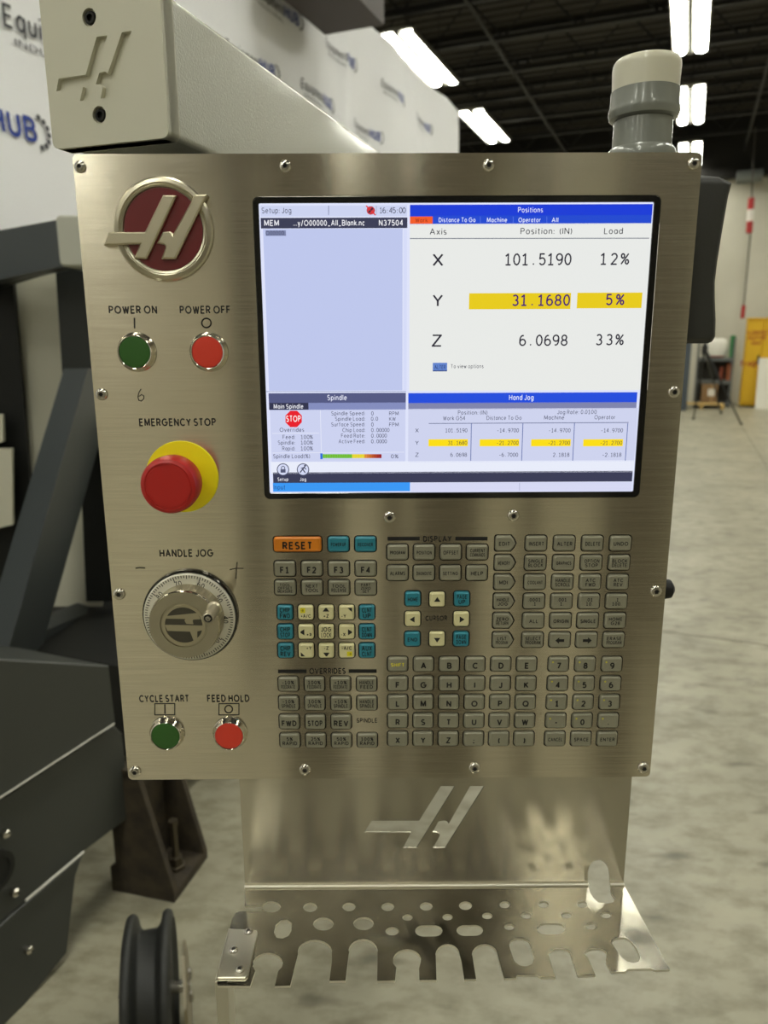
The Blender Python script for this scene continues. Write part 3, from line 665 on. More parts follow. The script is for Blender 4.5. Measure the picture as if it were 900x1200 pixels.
# ================================================================== control pendant
x0, zt = pan(85, 179.8); x1, zb = pan(761, 911.5)
x0, x1 = -.2333, .2454
zt, zb = HC+.1407, HC-.3894
PW, PH = x1-x0, zt-zb
pend = thing('control_pendant', ((x0+x1)/2, PD, zb), 'brushed stainless machine control panel with screen, keypad, knobs and push buttons', 'control panel')
holes = []
KEYS = []         # name, cx, cz, w, h, material, legend, shape
def key(name, px, py, wpx, hpx, m, lines, shape='r', extra=None, sz=1.0, col=None):
    x, z = pan(px, py); sx, szz = pw(px, py)
    KEYS.append((name, x, z, wpx*sx, hpx*szz, m, lines, shape, extra, sz, col))
def rowk(name, pts, wpx, hpx, legends, m=M_KEY, **kw):
    for (px, py), l in zip(pts, legends): key(name, px, py, wpx, hpx, m, l, **kw)
def lerpx(a, b, n, y): return [(a+(b-a)*i/(n-1), y) for i in range(n)]
KW, KH = 24, 17.2
key('reset_key', 348.8, 637.5, 55.5, 17, M_KEYO, ['RESET'], sz=1.45)
rowk('power_key', lerpx(396.7, 428.3, 2, 637.3), KW, KH, [['POWER UP'], ['RECOVER']], M_KEYB)
rowk('function_key', lerpx(333.9, 428.6, 4, 666), KW, KH, [['F1'], ['F2'], ['F3'], ['F4']], sz=1.25)
rowk('function_key', lerpx(334.4, 428.7, 4, 688.2), KW, KH, [['TOOL', 'OFFSET', 'MEASURE'], ['NEXT', 'TOOL'], ['TOOL', 'RELEASE'], ['PART', 'ZERO', 'SET']])
JX = [334.2, 358.5, 382.3, 406.3, 430]
JL = [[['CHIP', 'FWD'], ['', '+A/C'], ['', '+Z'], ['', '-Y'], ['CLNT', 'UP']], [['CHIP', 'STOP'], ['  +X'], ['JOG', 'LOCK'], ['-X  '], ['CLNT', 'DOWN']], [['CHIP', 'REV'], ['+Y', ''], ['-Z', ''], ['-A/C', ''], ['AUX', 'CLNT']]]
JE = [[None, ('y', -.45, .35, '+B'), ('t', 0, .45, 90), ('c', .42, .42, 0), None], [None, ('t', -.45, 0, 180), None, ('t', .42, 0, 0), None], [None, ('c', -.45, -.42, 180), ('t', 0, -.45, 270), ('y', .42, -.4, '-B'), None]]
for r, y in enumerate((717.2, 739.7, 761.8)):
    for c in range(5):
        key('jog_key', JX[c]+r*.35*(1-c/4), y, 17.6, 16.6, M_KEYB if c in (0, 4) else M_KEYC, JL[r][c], extra=JE[r][c], sz=1.4)
OL = [[['-10%', 'FEEDRATE'], ['100%', 'FEEDRATE'], ['+10%', 'FEEDRATE'], ['HANDLE', 'FEED']], [['-10%', 'SPINDLE'], ['100%', 'SPINDLE'], ['+10%', 'SPINDLE'], ['HANDLE', 'SPINDLE']], [['FWD'], ['STOP'], ['REV']], [['5%', 'RAPID'], ['25%', 'RAPID'], ['50%', 'RAPID'], ['100%', 'RAPID']]]
for r, (y, xa, xb) in enumerate(((801, 338, 429.7), (823.3, 338.5, 430), (845.2, 339.2, 430.2), (867, 340, 430.4))):
    rowk('override_key', lerpx(xa, xb, 4, y)[:len(OL[r])], 22.8, 16.2, OL[r], sz=1.2 if r == 2 else 1.12)
rowk('display_key', lerpx(465.8, 559.2, 4, 646.8), KW, KH, [['PROGRAM'], ['POSITION'], ['OFFSET'], ['CURRENT', 'COMMANDS']])
rowk('display_key', lerpx(465.8, 558.6, 4, 671), KW, KH, [['ALARMS'], ['DIAGNOSTIC'], ['SETTING'], ['HELP']])
for (px, py, m, l, ex) in ((483.7, 701.3, M_KEYB, ['HOME'], None), (512.2, 702, M_KEYC, [], ('t', 0, 0, 90)), (541, 701.3, M_KEYB, ['PAGE', 'UP'], None), (483.5, 724.8, M_KEYC, [], ('t', 0, 0, 180)), (540.5, 724.8, M_KEYC, [], ('t', 0, 0, 0)),
                           (483.2, 748.3, M_KEYB, ['END'], None), (512, 748.3, M_KEYC, [], ('t', 0, 0, 270)), (540.2, 748.3, M_KEYB, ['PAGE', 'DOWN'], None)):
    key('cursor_key', px, py, 17.6, 16.6, m, l, extra=ex, sz=1.0 if len(l) < 2 else 1.2)
MODES = [['EDIT'], ['MEMORY'], ['MDI'], ['HANDLE', 'JOG'], ['ZERO', 'RETURN'], ['LIST', 'PROGRAM']]
MK = [[['INSERT'], ['ALTER'], ['DELETE'], ['UNDO']], [['SINGLE', 'BLOCK'], ['GRAPHICS'], ['OPTION', 'STOP'], ['BLOCK', 'DELETE']], [['COOLANT'], ['HANDLE', 'SCROLL'], ['ATC', 'FWD'], ['ATC', 'REV']],
      [['.0001', '.1'], ['.001', '1.'], ['.01', '10.'], ['.1', '100.']], [['ALL'], ['ORIGIN'], ['SINGLE'], ['HOME', 'G28']], [['SELECT', 'PROGRAM'], [], [], ['ERASE', 'PROGRAM']]]
for r in range(6):
    y = 636.4 + (749.4-636.4)*r/5 - .3*math.sin(PI*r/5)*0; f = r/5
    key('mode_key', 590.6-3.0*f, y, 20.5, 17.4, M_KEY, MODES[r], 'p')
    for c, (px, l) in enumerate(zip([628-4.1*f, 661-5.4*f, 693.9-6.9*f, 726.7-8*f], MK[r])):
        key('mode_key', px, y, 24, 17.2, M_KEY, l, extra=('a', 0, 0, 180 if c == 1 else 0) if r == 5 and c in (1, 2) else None)
AL = ['SHIFT', 'A', 'B', 'C', 'D', 'E', 'F', 'G', 'H', 'I', 'J', 'K', 'L', 'M', 'N', 'O', 'P', 'Q', 'R', 'S', 'T', 'U', 'V', 'W', 'X', 'Y', 'Z', ';', '(', ')']
NL = ['7', '8', '9', '4', '5', '6', '1', '2', '3', '-', '0', '.', 'CANCEL', 'SPACE', 'ENTER']
for r in range(5):
    f = r/4; y = [777.8, 800.4, 822.2, 843.8, 865][r]
    for c in range(6):
        l = AL[r*6+c]
        key('letter_key', 466+(616.9-466-3.0*f)*c/5, y, 22.6, 16.2, M_KEY, [l], sz=1.0 if l == 'SHIFT' else 1.25, col=M_KEYY if l == 'SHIFT' else None)
    for c in range(3):
        l = NL[r*3+c]
        key('number_key', 654.2-4.2*f+(31.2-.7*f)*c, y, 22.8, 16.4, M_KEY, [l], sz=1.25 if r < 4 else 1, extra=('d', -.62, .38, 0) if r < 4 else None)
def keyshape(w, h, shape, g=0, r=.0022):
    if shape == 'p':
        a = w/2+g; c = h/2+g
        return rrect(-a, -c, a, c, r, 4)[:0] + [(a*.72, c), (-a+r, c)] + [(-a+r+r*math.cos(t), c-r+r*math.sin(t)) for t in (2.0, 2.6)] + [(-a, c-r), (-a, -c+r)] + [(-a+r+r*math.cos(t), -c+r+r*math.sin(t)) for t in (3.7, 4.3)] + [(-a+r, -c), (a*.72, -c), (a*1.05, -c*.55), (a*1.28, 0), (a*1.05, c*.55)]
    return rrect(-w/2-g, -h/2-g, w/2+g, h/2+g, r+g, 4)
for k in KEYS: holes.append([(k[1]+x, k[2]+y) for x, y in keyshape(k[3], k[4], k[7], .0011)])
# screen opening
sx0, sz0 = pan(295.5, 230); sx1, _ = pan(775.5, 230); _, sz1 = pan(530, 584)
holes.append(rrect(sx0, sz1, sx1, sz0, .005, 6))
# face panel with its printing
b = MB()
FPn = lambda a, c, d: FP(a, c, d)
b.prism(rrect(x0, zb, x1, zt, .004, 5), FPn, -.0015, 0, M_STEEL, 0, holes)
def ptext(s, px0, px1, pyb, capx, bold=.03, m=M_BLACK, c=.0002):
    a, z = pan(px0, pyb); e, _ = pan(px1, pyb); _, sy = pw(px0, pyb)
    b.text(s, FP, c, m, (a+e)/2, z, capx*sy, e-a, 'C', bold)
ptext('POWER ON', 128.5, 183.5, 367, 7.8); ptext('POWER OFF', 211.5, 269.5, 367, 7.8)
ptext('EMERGENCY STOP', 164, 252.5, 498.8, 7.6); ptext('HANDLE JOG', 188, 249.5, 652, 7.4)
ptext('CYCLE START', 164, 221, 822.3, 7); ptext('FEED HOLD', 243.5, 291.8, 822, 7)
ptext('DISPLAY', 496.5, 528.5, 634.3, 5.6, .03); ptext('CURSOR', 499, 523.5, 727, 5, .02); ptext('OVERRIDES', 363, 404.5, 789.2, 5.6, .02); ptext('SPINDLE', 418.5, 441.8, 846.5, 4.4, .015)
def pline(pts, wpx, m=M_BLACK, c=.0002, closed=False):
    q = [pan(*p) for p in pts]; s = pw(*pts[0])[0]*wpx/2
    if closed: q = q+[q[0]]
    for (ax, ay), (bx, by) in zip(q, q[1:]):
        d = Vector((bx-ax, by-ay)); L = d.length; d.normalize(); n = Vector((-d.y, d.x))*s; e = d*s*.6
        b.add([FP(ax-e.x+n.x, ay-e.y+n.y, c), FP(ax-e.x-n.x, ay-e.y-n.y, c), FP(bx+e.x-n.x, by+e.y-n.y, c), FP(bx+e.x+n.x, by+e.y+n.y, c)], [(0, 1, 2, 3)], m)
for a, e, y in ((453.5, 492.5, 631.2), (533, 572, 631.2), (325.2, 359.8, 786.7), (408, 442, 786.4)): pline([(a+2, y), (e-2, y)], 4.4)
pline([(157.5, 373), (157.7, 384.5)], 1.7)
def pring(px, py, r, wpx): pline([(px+r*math.cos(2*PI*i/28), py+r*math.sin(2*PI*i/28)) for i in range(28)], wpx, closed=True)
pring(241.9, 378.5, 5.4, 1.6); pring(268, 831, 4.4, 1.4)
pline([(193.2, 826), (193.3, 836)], 1.5)
for a, e in ((181.5, 204.8), (256.6, 280)): pline([(a, 824.6), (e, 824.4), (e, 837.6), (a, 837.8)], 1.1, closed=True)
# pencil marks left on the steel
pline([(165.2, 456), (162.8, 460), (161.6, 465), (162.6, 469), (165.6, 470), (168.4, 467.5), (168.6, 464), (166, 462.4), (162.6, 464.6)], 1.0, M_PEN)
pline([(159.4, 665.8), (164, 665.2), (169.6, 665.6)], 1.5, M_PEN); pline([(269.5, 667.5), (276, 666), (285, 666)], 1.2, M_PEN); pline([(278, 659), (277, 668), (276.6, 678)], 1.4, M_PEN)
b.build('face_panel', pend, loc=FP((x0+x1)/2, (zt+zb)/2, 0), recalc=True)
# housing behind the face
b = MB(); i_ = .010
b.prism(rrect(x0+i_, zb+i_, x1-i_, zt-i_*.35, .008, 5), FP, -.085, -.0016, M_HOUSING); b.build('housing', pend)
# keys
M_DOT = mat('key_yellow_dot', (200, 190, 40), .5)
for nm, cx, cz, kw, kh, m, lines, shape, ex, sz, col in KEYS:
    b = MB(); F_ = lambda a, c, d, cx=cx, cz=cz: FP(cx+a, cz+c, d)
    base = keyshape(kw, kh, shape)
    def sc(g): return inset(base, g)
    b.stack([[F_(x, y, h) for x, y in l] for l, h in ((base, -.0014), (base, .0014), (sc(.0009), .0024), (sc(.0015), .0026), (sc(.0022), .0023))], m)
    T = .00245; n = len(lines); ink = col or M_BLACK
    long_ = max([len(l) for l in lines], default=1)
    if n:
        cap = (.0038 if n == 1 and sz > 1 else .0029 if n == 1 else .0027 if n == 2 else .0021)*sz
        if n == 1 and long_ > 6 and sz <= 1: cap = .0026
        step = cap*1.4; y0 = (n-1)/2*step - cap/2
        off = -.0008 if n == 1 and sz > 1 else 0
        for i, l in enumerate(lines):
            if not l.strip(): continue
            dx = 0
            if l.startswith('  '): dx = kw*.22
            elif l.endswith('  '): dx = -kw*.24
            if ex and nm == 'jog_key': cap = .0028
            l = l.strip(); wd = glyphs(l, .02)[2]*cap/CAP; mx = kw-.0052
            if nm in ('jog_key', 'cursor_key'): mx = kw-.0050
            yy = y0-i*step+off
            if ex and ex[0] in 'tyc' and n == 2: yy = (-kh*.215 if i == 1 else kh*.215) - cap/2; dx = {'c': -kw*.2 if ex[1] > 0 else kw*.2}.get(ex[0], 0)
            b.text(l, F_, T, ink, dx, yy, cap, min(wd, mx), 'C', .03 if n > 1 or sz <= 1 else .045)
    if ex:
        kind, ax, ay, rot = ex; X, Y = ax*kw/2, ay*kh/2
        if kind == 't':
            s = .0027; a = math.radians(rot); P = [(s, 0), (-s*.6, s*1.05), (-s*.6, -s*1.05)]
            b.flat([(X+p*math.cos(a)-q*math.sin(a), Y+p*math.sin(a)+q*math.cos(a)) for p, q in P], F_, T, M_BLACK)
        if kind == 'c':
            s = .0024; sg = 1 if rot == 0 else -1; b.flat([(X+sg*s, Y+sg*s), (X-sg*s, Y+sg*s), (X+sg*s, Y-sg*s)], F_, T, M_BLACK)
        if kind == 'y':
            s = .0026; b.flat([(X-s, Y-s*.9), (X+s, Y-s*.9), (X+s, Y+s*.9), (X-s, Y+s*.9)], F_, T, M_KEYY); b.text(rot, F_, T+.0001, M_BLACK, X, Y-.0008, .0016)
        if kind == 'a':
            P = [(.0042, 0), (.0008, .0030), (.0008, .0013), (-.0036, .0013), (-.0036, -.0013), (.0008, -.0013), (.0008, -.0030)]; sg = -1 if rot else 1
            b.flat([(p*sg, q) for p, q in P], F_, T, M_BLACK)
        if kind == 'd': b.flat(circ(X, Y, .0008, 10), F_, T, M_DOT)
    col_n = {M_KEY: 'grey', M_KEYC: 'cream', M_KEYB: 'teal', M_KEYO: 'orange'}[m]
    lt = ' '.join(x.strip() for x in lines if x.strip())
    b.build(nm, pend, loc=FP(cx, cz, 0), label='%s key%s' % (col_n, ' printed ' + lt if lt else ' with an arrow'))

# display -------------------------------------------------------------------
DC = -.0012
b = MB(); ix0, iz0 = pan(303, 238.3); ix1, _ = pan(766.5, 238.3); _, iz1 = pan(530, 577)
b.prism(rrect(sx0+.0003, sz1+.0003, sx1-.0003, sz0-.0003, .005, 6), FP, -.001, .0004, M_BEZEL, .0003, [rrect(ix0, iz1, ix1, iz0, .001, 2)])
disp = b.build('screen_bezel', pend, label='glossy black bezel around the screen')
_E = {}
def em(c):
    if c not in _E: _E[c] = mat('screen_%02x%02x%02x' % c, (4, 4, 4), .35, emit=c, estr=1.0, spec=.25)
    return _E[c]
b = MB()
def srect(xa, ya, xb, yb, c, lv=1):
    a, t_ = pan(xa, ya); e, u_ = pan(xb, yb); d = -.0009+.00004*lv
    b.add([FP(a, u_, d), FP(e, u_, d), FP(e, t_, d), FP(a, t_, d)], [(0, 1, 2, 3)], em(c))
def stext(s, xa, xb, yb, cap, c, bold=0, lv=9, mono=False):
    a, z = pan(xa, yb); e, _ = pan(xb, yb); _, sy = pw(xa, yb); d = -.0009+.00004*lv
    if not mono: b.text(s, FP, d, em(c), (a+e)/2, z, cap*sy, e-a, 'C', bold); return
    n = len(s); cell = (e-a)/n
    for i, ch in enumerate(s):
        if ch == ' ': continue
        wd = glyphs(ch, bold)[2]*cap*sy/CAP
        b.text(ch, FP, d, em(c), a+cell*(i+.5), z, cap*sy, min(wd, cell*.86) if ch not in '.-:1' else min(wd, cell*.6), 'C', bold)
def sline(pts, wd, c, lv=8, closed=False):
    q = [pan(*p) for p in pts]; s = pw(*pts[0])[0]*wd/2; d = -.0009+.00004*lv
    if closed: q = q+[q[0]]
    for (ax, ay), (bx, by) in zip(q, q[1:]):
        v = Vector((bx-ax, by-ay)); v.normalize(); n = Vector((-v.y, v.x))*s
        b.add([FP(ax+n.x, ay+n.y, d), FP(ax-n.x, ay-n.y, d), FP(bx-n.x, by-n.y, d), FP(bx+n.x, by+n.y, d)], [(0, 1, 2, 3)], em(c))
def spoly(pts, c, lv=8): b.flat([pan(*p) for p in pts], FP, -.0009+.00004*lv, em(c))
def scirc(px, py, r, n=20): return [(px+r*math.cos(2*PI*i/n), py+r*math.sin(2*PI*i/n)) for i in range(n)]
LAV, LAV2, WHT, DKB, BLU, TXT = (222, 227, 250), (190, 199, 236), (232, 234, 231), (58, 60, 84), (26, 60, 214), (72, 76, 100)
a, t_ = ix0-.0005, iz0+.0005
b.add([FP(a, iz1-.0005, -.0009), FP(ix1+.0005, iz1-.0005, -.0009), FP(ix1+.0005, t_, -.0009), FP(a, t_, -.0009)], [(0, 1, 2, 3)], em(LAV))
srect(305, 241, 477, 253, (204, 211, 240)); sline([(385, 241), (385, 252)], .8, (120, 126, 160)); sline([(441, 241), (441, 252)], .6, (150, 156, 190))
stext('Setup: Jog', 307, 341, 249.5, 6, TXT); stext('16:45:00', 444.5, 475.5, 249.5, 6.2, (60, 64, 90), mono=True)
spoly(scirc(434.5, 246.5, 5, 12), (200, 60, 70)); sline([(429, 241), (440, 252)], 1.4, (230, 40, 40), 9); sline([(432, 249), (437, 243.5)], 2, (70, 40, 60), 9)
srect(305.2, 255.2, 477.4, 267, DKB); stext('MEM', 310, 326.5, 264.2, 6, (240, 240, 246), .015); stext('...y/O00000_All_Blank.nc', 344, 427, 264.2, 6, (240, 240, 246), .012); stext('N37504', 444.5, 472, 264, 6, (240, 240, 246), .015)
srect(308, 268.2, 471.5, 457.5, LAV2); srect(473, 268.2, 476.5, 457.5, (214, 220, 248))
srect(311, 269.8, 335, 276.2, (128, 136, 172), 3); stext('O00000;', 311.8, 334, 275.2, 4.4, (40, 44, 70))
sline([(306, 459), (476, 458.6)], .8, (160, 168, 200))
# positions pane
srect(480.5, 239.8, 764.5, 252, BLU); stext('Positions', 607.5, 636, 248.6, 5.6, (235, 238, 255))
srect(480.5, 252.4, 763.6, 262, (34, 74, 208)); srect(480.5, 253.6, 507, 262, (244, 92, 40), 3); stext('Work', 487, 501, 260.2, 4.4, (150, 40, 20))
for s_, a_, e_ in (('Distance To Go', 514.5, 557), ('Machine', 571, 594), ('Operator', 608, 633.5), ('All', 647, 654)): stext(s_, a_, e_, 260, 4.8, (225, 232, 255), .012)
for x_ in (563, 601.5, 641): sline([(x_, 253.5), (x_, 261.5)], .6, (90, 120, 230))
srect(480.3, 262.2, 762, 457, WHT); sline([(480.5, 279.4), (761, 279)], .9, (110, 116, 130))
stext('Axis', 504, 523, 274.6, 6.6, (50, 52, 60)); stext('Position:  (IN)', 610.5, 670, 274, 6.6, (50, 52, 60)); stext('Load', 708.5, 729.5, 273.8, 6.6, (50, 52, 60))
DT = (40, 38, 52)
stext('X', 508, 518.5, 311, 13, DT, .004); stext('Y', 508, 518, 358.6, 12.6, DT, .004); stext('Z', 507, 517, 405.4, 12.4, DT, .004)
stext('101.5190', 590.5, 670.5, 310.3, 12.6, DT, .004, mono=True); stext('12%', 701, 738.5, 309.6, 12.4, DT, .004, mono=True)
srect(550, 343.6, 668.6, 362, (231, 203, 28), 3); srect(677, 343, 752, 361, (231, 203, 28), 3)
stext('31.1680', 599, 669, 357.8, 11.8, (74, 38, 110), .01, mono=True); stext('5%', 707.5, 733, 357, 11.8, (74, 38, 110), .01, mono=True)
stext('6.0698', 607.5, 666, 404.8, 11.8, DT, .004, mono=True); stext('33%', 696, 732, 404, 11.8, DT, .004, mono=True)
srect(507.3, 425.2, 524, 435.2, (96, 130, 204), 3); srect(507.3, 434, 524, 435.2, (50, 70, 130), 4); stext('ALTER', 509.5, 522, 432.2, 4, (30, 40, 80)); stext('To view options', 528.5, 566.5, 431.4, 4.2, (70, 70, 84))
# hand jog pane
srect(478.5, 460.8, 746.5, 472.2, (36, 78, 220)); stext('Hand Jog', 597, 625, 468.6, 5.6, (225, 232, 255), .012); srect(478.5, 472.3, 746, 479, (128, 133, 172))
srect(478.5, 479.2, 743.5, 541, (206, 211, 238))
for s_, a_, e_, y_ in (('Position: (IN)', 537, 571, 485.8), ('Work G54', 519.5, 545, 492.4), ('Distance To Go', 570.5, 611, 492), ('Jog Rate: 0.0100', 653.5, 699, 485.2), ('Machine', 638, 661, 491.6), ('Operator', 697, 721, 491.2)): stext(s_, a_, e_, y_, 4.4, TXT)
sline([(502.5, 496.4), (737, 495.2)], .8, (96, 104, 140))
for x_, dx in ((552.5, -.8), (613, -1.6), (673.5, -2.2), (736, -3)): sline([(x_, 496), (x_+dx, 540)], .9, (96, 112, 170))
for y_, ax, vals in ((506.6, 'X', ('101.5190', '-14.9700', '-14.9700', '-14.9700')), (521.2, 'Y', ('31.1680', '-21.2700', '-21.2700', '-21.2700')), (535.2, 'Z', ('6.0698', '-6.7000', '2.1818', '-2.1818'))):
    stext(ax, 487, 490.4, y_, 4.2, TXT)
    for i, (vv, xr) in enumerate(zip(vals, (548, 608.4, 669, 730.4))):
        xr -= (y_-506)*.06*(.3+i*.25); L = len(vv)*3.3
        if ax == 'Y': srect(xr-45.5, y_-6.2, xr+.6, y_+1.8, (252, 222, 20), 3)
        stext(vv, xr-L, xr, y_, 4.2, (80, 70, 60) if ax == 'Y' else TXT, mono=True)
# spindle pane
srect(314.5, 461, 475.6, 472.2, (84, 89, 130)); stext('Spindle', 384, 406, 468.8, 5.6, (225, 228, 245), .012)
srect(315, 472.3, 475.6, 480, (132, 141, 190)); srect(315, 472.3, 361.5, 480.2, (50, 52, 78), 3); stext('Main Spindle', 321, 355, 478.8, 4.8, (235, 236, 245), .012)
srect(316, 480.3, 475, 541, (204, 210, 240)); sline([(375.4, 481), (376.5, 530)], .7, (230, 234, 250)); sline([(319, 508), (374, 507.6)], .6, (232, 235, 250)); sline([(319, 531), (474, 530)], .6, (232, 235, 250))
spoly([(344+10.4*math.cos(PI/8+PI/4*i), 491+10.4*math.sin(PI/8+PI/4*i)) for i in range(8)], (232, 30, 44), 8); stext('STOP', 335.8, 352, 494, 6.4, (250, 240, 240), .02, 10)
stext('Overrides', 328, 356, 506, 4.4, TXT)
for y_, l_ , xa in ((514.4, 'Feed:', 331.5), (521, 'Spindle:', 326), (527.8, 'Rapid:', 331)): stext(l_, xa, 345.5, y_, 4.3, TXT); stext('100%', 352, 366.5, y_, 4.3, TXT, mono=True)
for y_, l_, xa, v_, xe, u_ in ((486.6, 'Spindle Speed:', 388.5, '0', 438, 'RPM'), (493, 'Spindle Load:', 393, '0.0', 443, 'KW'), (499.6, 'Surface Speed:', 388.5, '0', 438, 'FPM'), (506.2, 'Chip Load:', 401.5, '0.00000', 456.5, ''), (512.8, 'Feed Rate:', 400, '0.0000', 453.5, ''), (519.4, 'Active Feed:', 397, '0.0000', 453.5, '')):
    stext(l_, xa, 427.5, y_, 4.2, TXT); stext(v_, 434.8, xe, y_, 4.2, TXT, mono=True)
    if u_: stext(u_, 456.3, 467 if len(u_) == 3 else 463.5, y_, 4, TXT)
stext('Spindle Load(%)', 320.5, 363, 537, 4.4, TXT)
for i in range(24):
    f = i/23; c = (110, 190, 40) if f < .5 else (232, 214, 40) if f < .72 else tuple(int(p+(q-p)*(f-.72)/.28) for p, q in zip((230, 150, 40), (150, 24, 30)))
    srect(378+2.88*i, 532.4, 378+2.88*(i+1), 537, c, 5)
srect(375.2, 531.4, 378, 538.2, (40, 110, 220), 6); stext('0%', 458.5, 466.5, 537, 4.2, TXT)
srect(317, 541.4, 743, 553.6, (232, 236, 250)); srect(319.6, 553.8, 741, 564.4, (58, 60, 86))
for x_, nm_ in ((331.5, 'Setup'), (355, 'Jog')):
    spoly(scirc(x_, 550.4, 7.3), (72, 76, 104), 5); spoly(scirc(x_, 550.4, 6.3), (212, 218, 244), 6)
    stext(nm_, x_-(6 if nm_ == 'Setup' else 3.4), x_+(6 if nm_ == 'Setup' else 3.4), 563.6, 3.6, (235, 236, 245), .01)
srect(328.6, 550, 334.6, 554, (84, 88, 116), 8); sline([(329.6, 550), (329.8, 547.4), (331.6, 546.2), (333.4, 547.4), (333.6, 550)], .9, (84, 88, 116), 8)
sline([(357, 547), (354.6, 550), (351.4, 554)], 1.2, (40, 42, 70), 8); sline([(354.6, 550), (357.6, 554)], 1.2, (40, 42, 70), 8); spoly(scirc(357.4, 545.9, 1.2, 8), (40, 42, 70), 8); sline([(352.6, 549), (356.6, 548), (358.6, 550.2)], 1, (40, 42, 70), 8)
srect(319.6, 566, 480.6, 575.8, (58, 152, 244)); stext('Input', 321, 334, 573.6, 5, (40, 80, 140))
srect(482, 566, 740.5, 575.6, (214, 217, 243)); sline([(609, 566), (609, 575)], .8, (180, 184, 214))
b.build('screen', disp, label='lit colour screen showing axis positions', recalc=False)

# badge ----------------------------------------------------------------------
def ctr(px, py): x, z = pan(px, py); return x, z
cx, cz = ctr(192.4, 269.4); s = pw(192, 269)[0]; R = 58*s
F_ = lambda a, c, d: FP(cx+a, cz+c, d)
b = MB(); b.lathe([(R, 0), (R, .0016), (R*.965, .003), (R*.895, .0034), (R*.88, .0026), (R*.865, .0024), (R*.85, .003), (R*.81, .0026), (R*.80, .0012), (R*.5, .0012)], F_, M_ALU2, 72, True, True); bd = b.build('badge_ring', pend, label='silver ring of the round badge')
b = MB(); b.lathe([(R*.795, .0012), (R*.79, .002), (R*.3, .002)], F_, M_RED, 64); b.build('badge_disc', bd, label='dark red enamel disc')
b = MB()
def bz(p): return pan(120+p[0]/6.43, 200+p[1]/6.43)
for poly in (HL, HR): b.prism([bz(p) for p in poly], FP, .0004, .0060, M_ALU, .0011)
b.build('badge_emblem', bd, label='raised silver slanted emblem')
# push buttons ----------------------------------------------------------------
for nm, px, py, r, m, lab in (('power_button', 160.8, 412.6, 22.8, M_GREENB, 'green power on button'), ('power_button', 245, 412.6, 22.6, M_REDB, 'red power off button'), ('cycle_button', 196.2, 858.4, 20.6, M_GREENB, 'green cycle start button'), ('cycle_button', 270, 858.4, 20.4, M_REDB, 'red feed hold button')):
    cx, cz = ctr(px, py); s = pw(px, py)[0]; R = r*s
    F_ = lambda a, c, d, cx=cx, cz=cz: FP(cx+a, cz+c, d)
    b = MB(); b.lathe([(R, 0), (R, .0012), (R*.97, .002), (R*.93, .0032), (R*.87, .0062), (R*.83, .0068), (R*.805, .0066), (R*.80, .004), (R*.5, .004)], F_, M_CHROME, 56); o = b.build(nm, pend, label=lab)
    b = MB(); b.lathe([(R*.79, .004), (R*.79, .0062), (R*.76, .0069), (R*.6, .0071), (R*.2, .0071)], F_, m, 48); b.build('button_cap', o)
# emergency stop ---------------------------------------------------------------
cx, cz = ctr(213.8, 558.6); s = pw(214, 558)[0]; R = 42.3*s
F_ = lambda a, c, d: FP(cx+a, cz+c, d)
b = MB(); b.lathe([(R, 0), (R, .0012), (R*.99, .0018), (R*.3, .0018)], F_, M_YELLOW, 64); es = b.build('emergency_stop', pend, label='yellow emergency stop backing disc')
r_ = 31.2*s
b = MB(); b.lathe([(r_*.62, .0018), (r_*.62, .018), (r_*.94, .021), (r_*1.0, .024), (r_*1.03, .034), (r_*1.01, .0395), (r_*.95, .0425), (r_*.84, .0436), (r_*.83, .0432), (r_*.78, .0432), (r_*.77, .0436), (r_*.3, .0440)], F_, M_ESTOP, 64)
for k in range(3):
    a0 = math.radians(80+120*k)
    pts = [(r_*.80*math.cos(a0+.1*i), r_*.80*math.sin(a0+.1*i)) for i in range(7)]
    for (p, q), (p2, q2) in zip(pts, pts[1:]): b.hexa([F_(p*.975, q*.975, .043), F_(p*1.02, q*1.02, .043), F_(p2*1.02, q2*1.02, .043), F_(p2*.975, q2*.975, .043), F_(p*.975, q*.975, .0443), F_(p*1.02, q*1.02, .0443), F_(p2*1.02, q2*1.02, .0443), F_(p2*.975, q2*.975, .0443)], M_ESTOP)
b.build('mushroom_head', es, label='red mushroom push head', smooth=40)
# hand wheel ---------------------------------------------------------------------
cx, cz = ctr(223.9, 720.4); s = pw(224, 720)[0]; R = 55.6*s
F_ = lambda a, c, d: FP(cx+a, cz+c, d)
M_DIAL = mat('dial_face', (224, 220, 204), .35, .25); M_HUB = mat('hub_aluminium', (188, 181, 160), .4, 1)
b = MB(); b.lathe([(R, 0), (R, .003), (R*.985, .004), (R*.955, .004), (R*.5, .004)], F_, M_BEZEL, 80); hw = b.build('handwheel_base', pend, label='black ring of the hand wheel')
b = MB(); b.lathe([(R*.955, .003), (R*.95, .006), (R*.93, .0065), (R*.4, .0065)], F_, M_DIAL, 80)
M_TICK = mat('dial_tick', (34, 32, 28), .6)
for i in range(100):
    a = 2*PI*i/100; l = .10 if i % 10 == 0 else .075 if i % 5 == 0 else .055; ca, sa = math.cos(a), math.sin(a); h = R*.0085; r0, r1 = R*.92, R*(.92-l)
    b.add([F_(r0*ca-h*sa, r0*sa+h*ca, .0067), F_(r0*ca+h*sa, r0*sa-h*ca, .0067), F_(r1*ca+h*sa, r1*sa-h*ca, .0067), F_(r1*ca-h*sa, r1*sa+h*ca, .0067)], [(0, 1, 2, 3)], M_TICK)
for i in range(10):
    a = math.radians(104-36*i); n_ = (70-10*i) % 100
    q = R*.765; b.text(str(n_), F_, .0067, M_TICK, q*math.cos(a)-R*.05*math.cos(a), q*math.sin(a)-R*.05*math.sin(a), R*.095, None, 'C', .01, a-PI/2)
b.build('dial_scale', hw, label='silver dial ring with graduations')
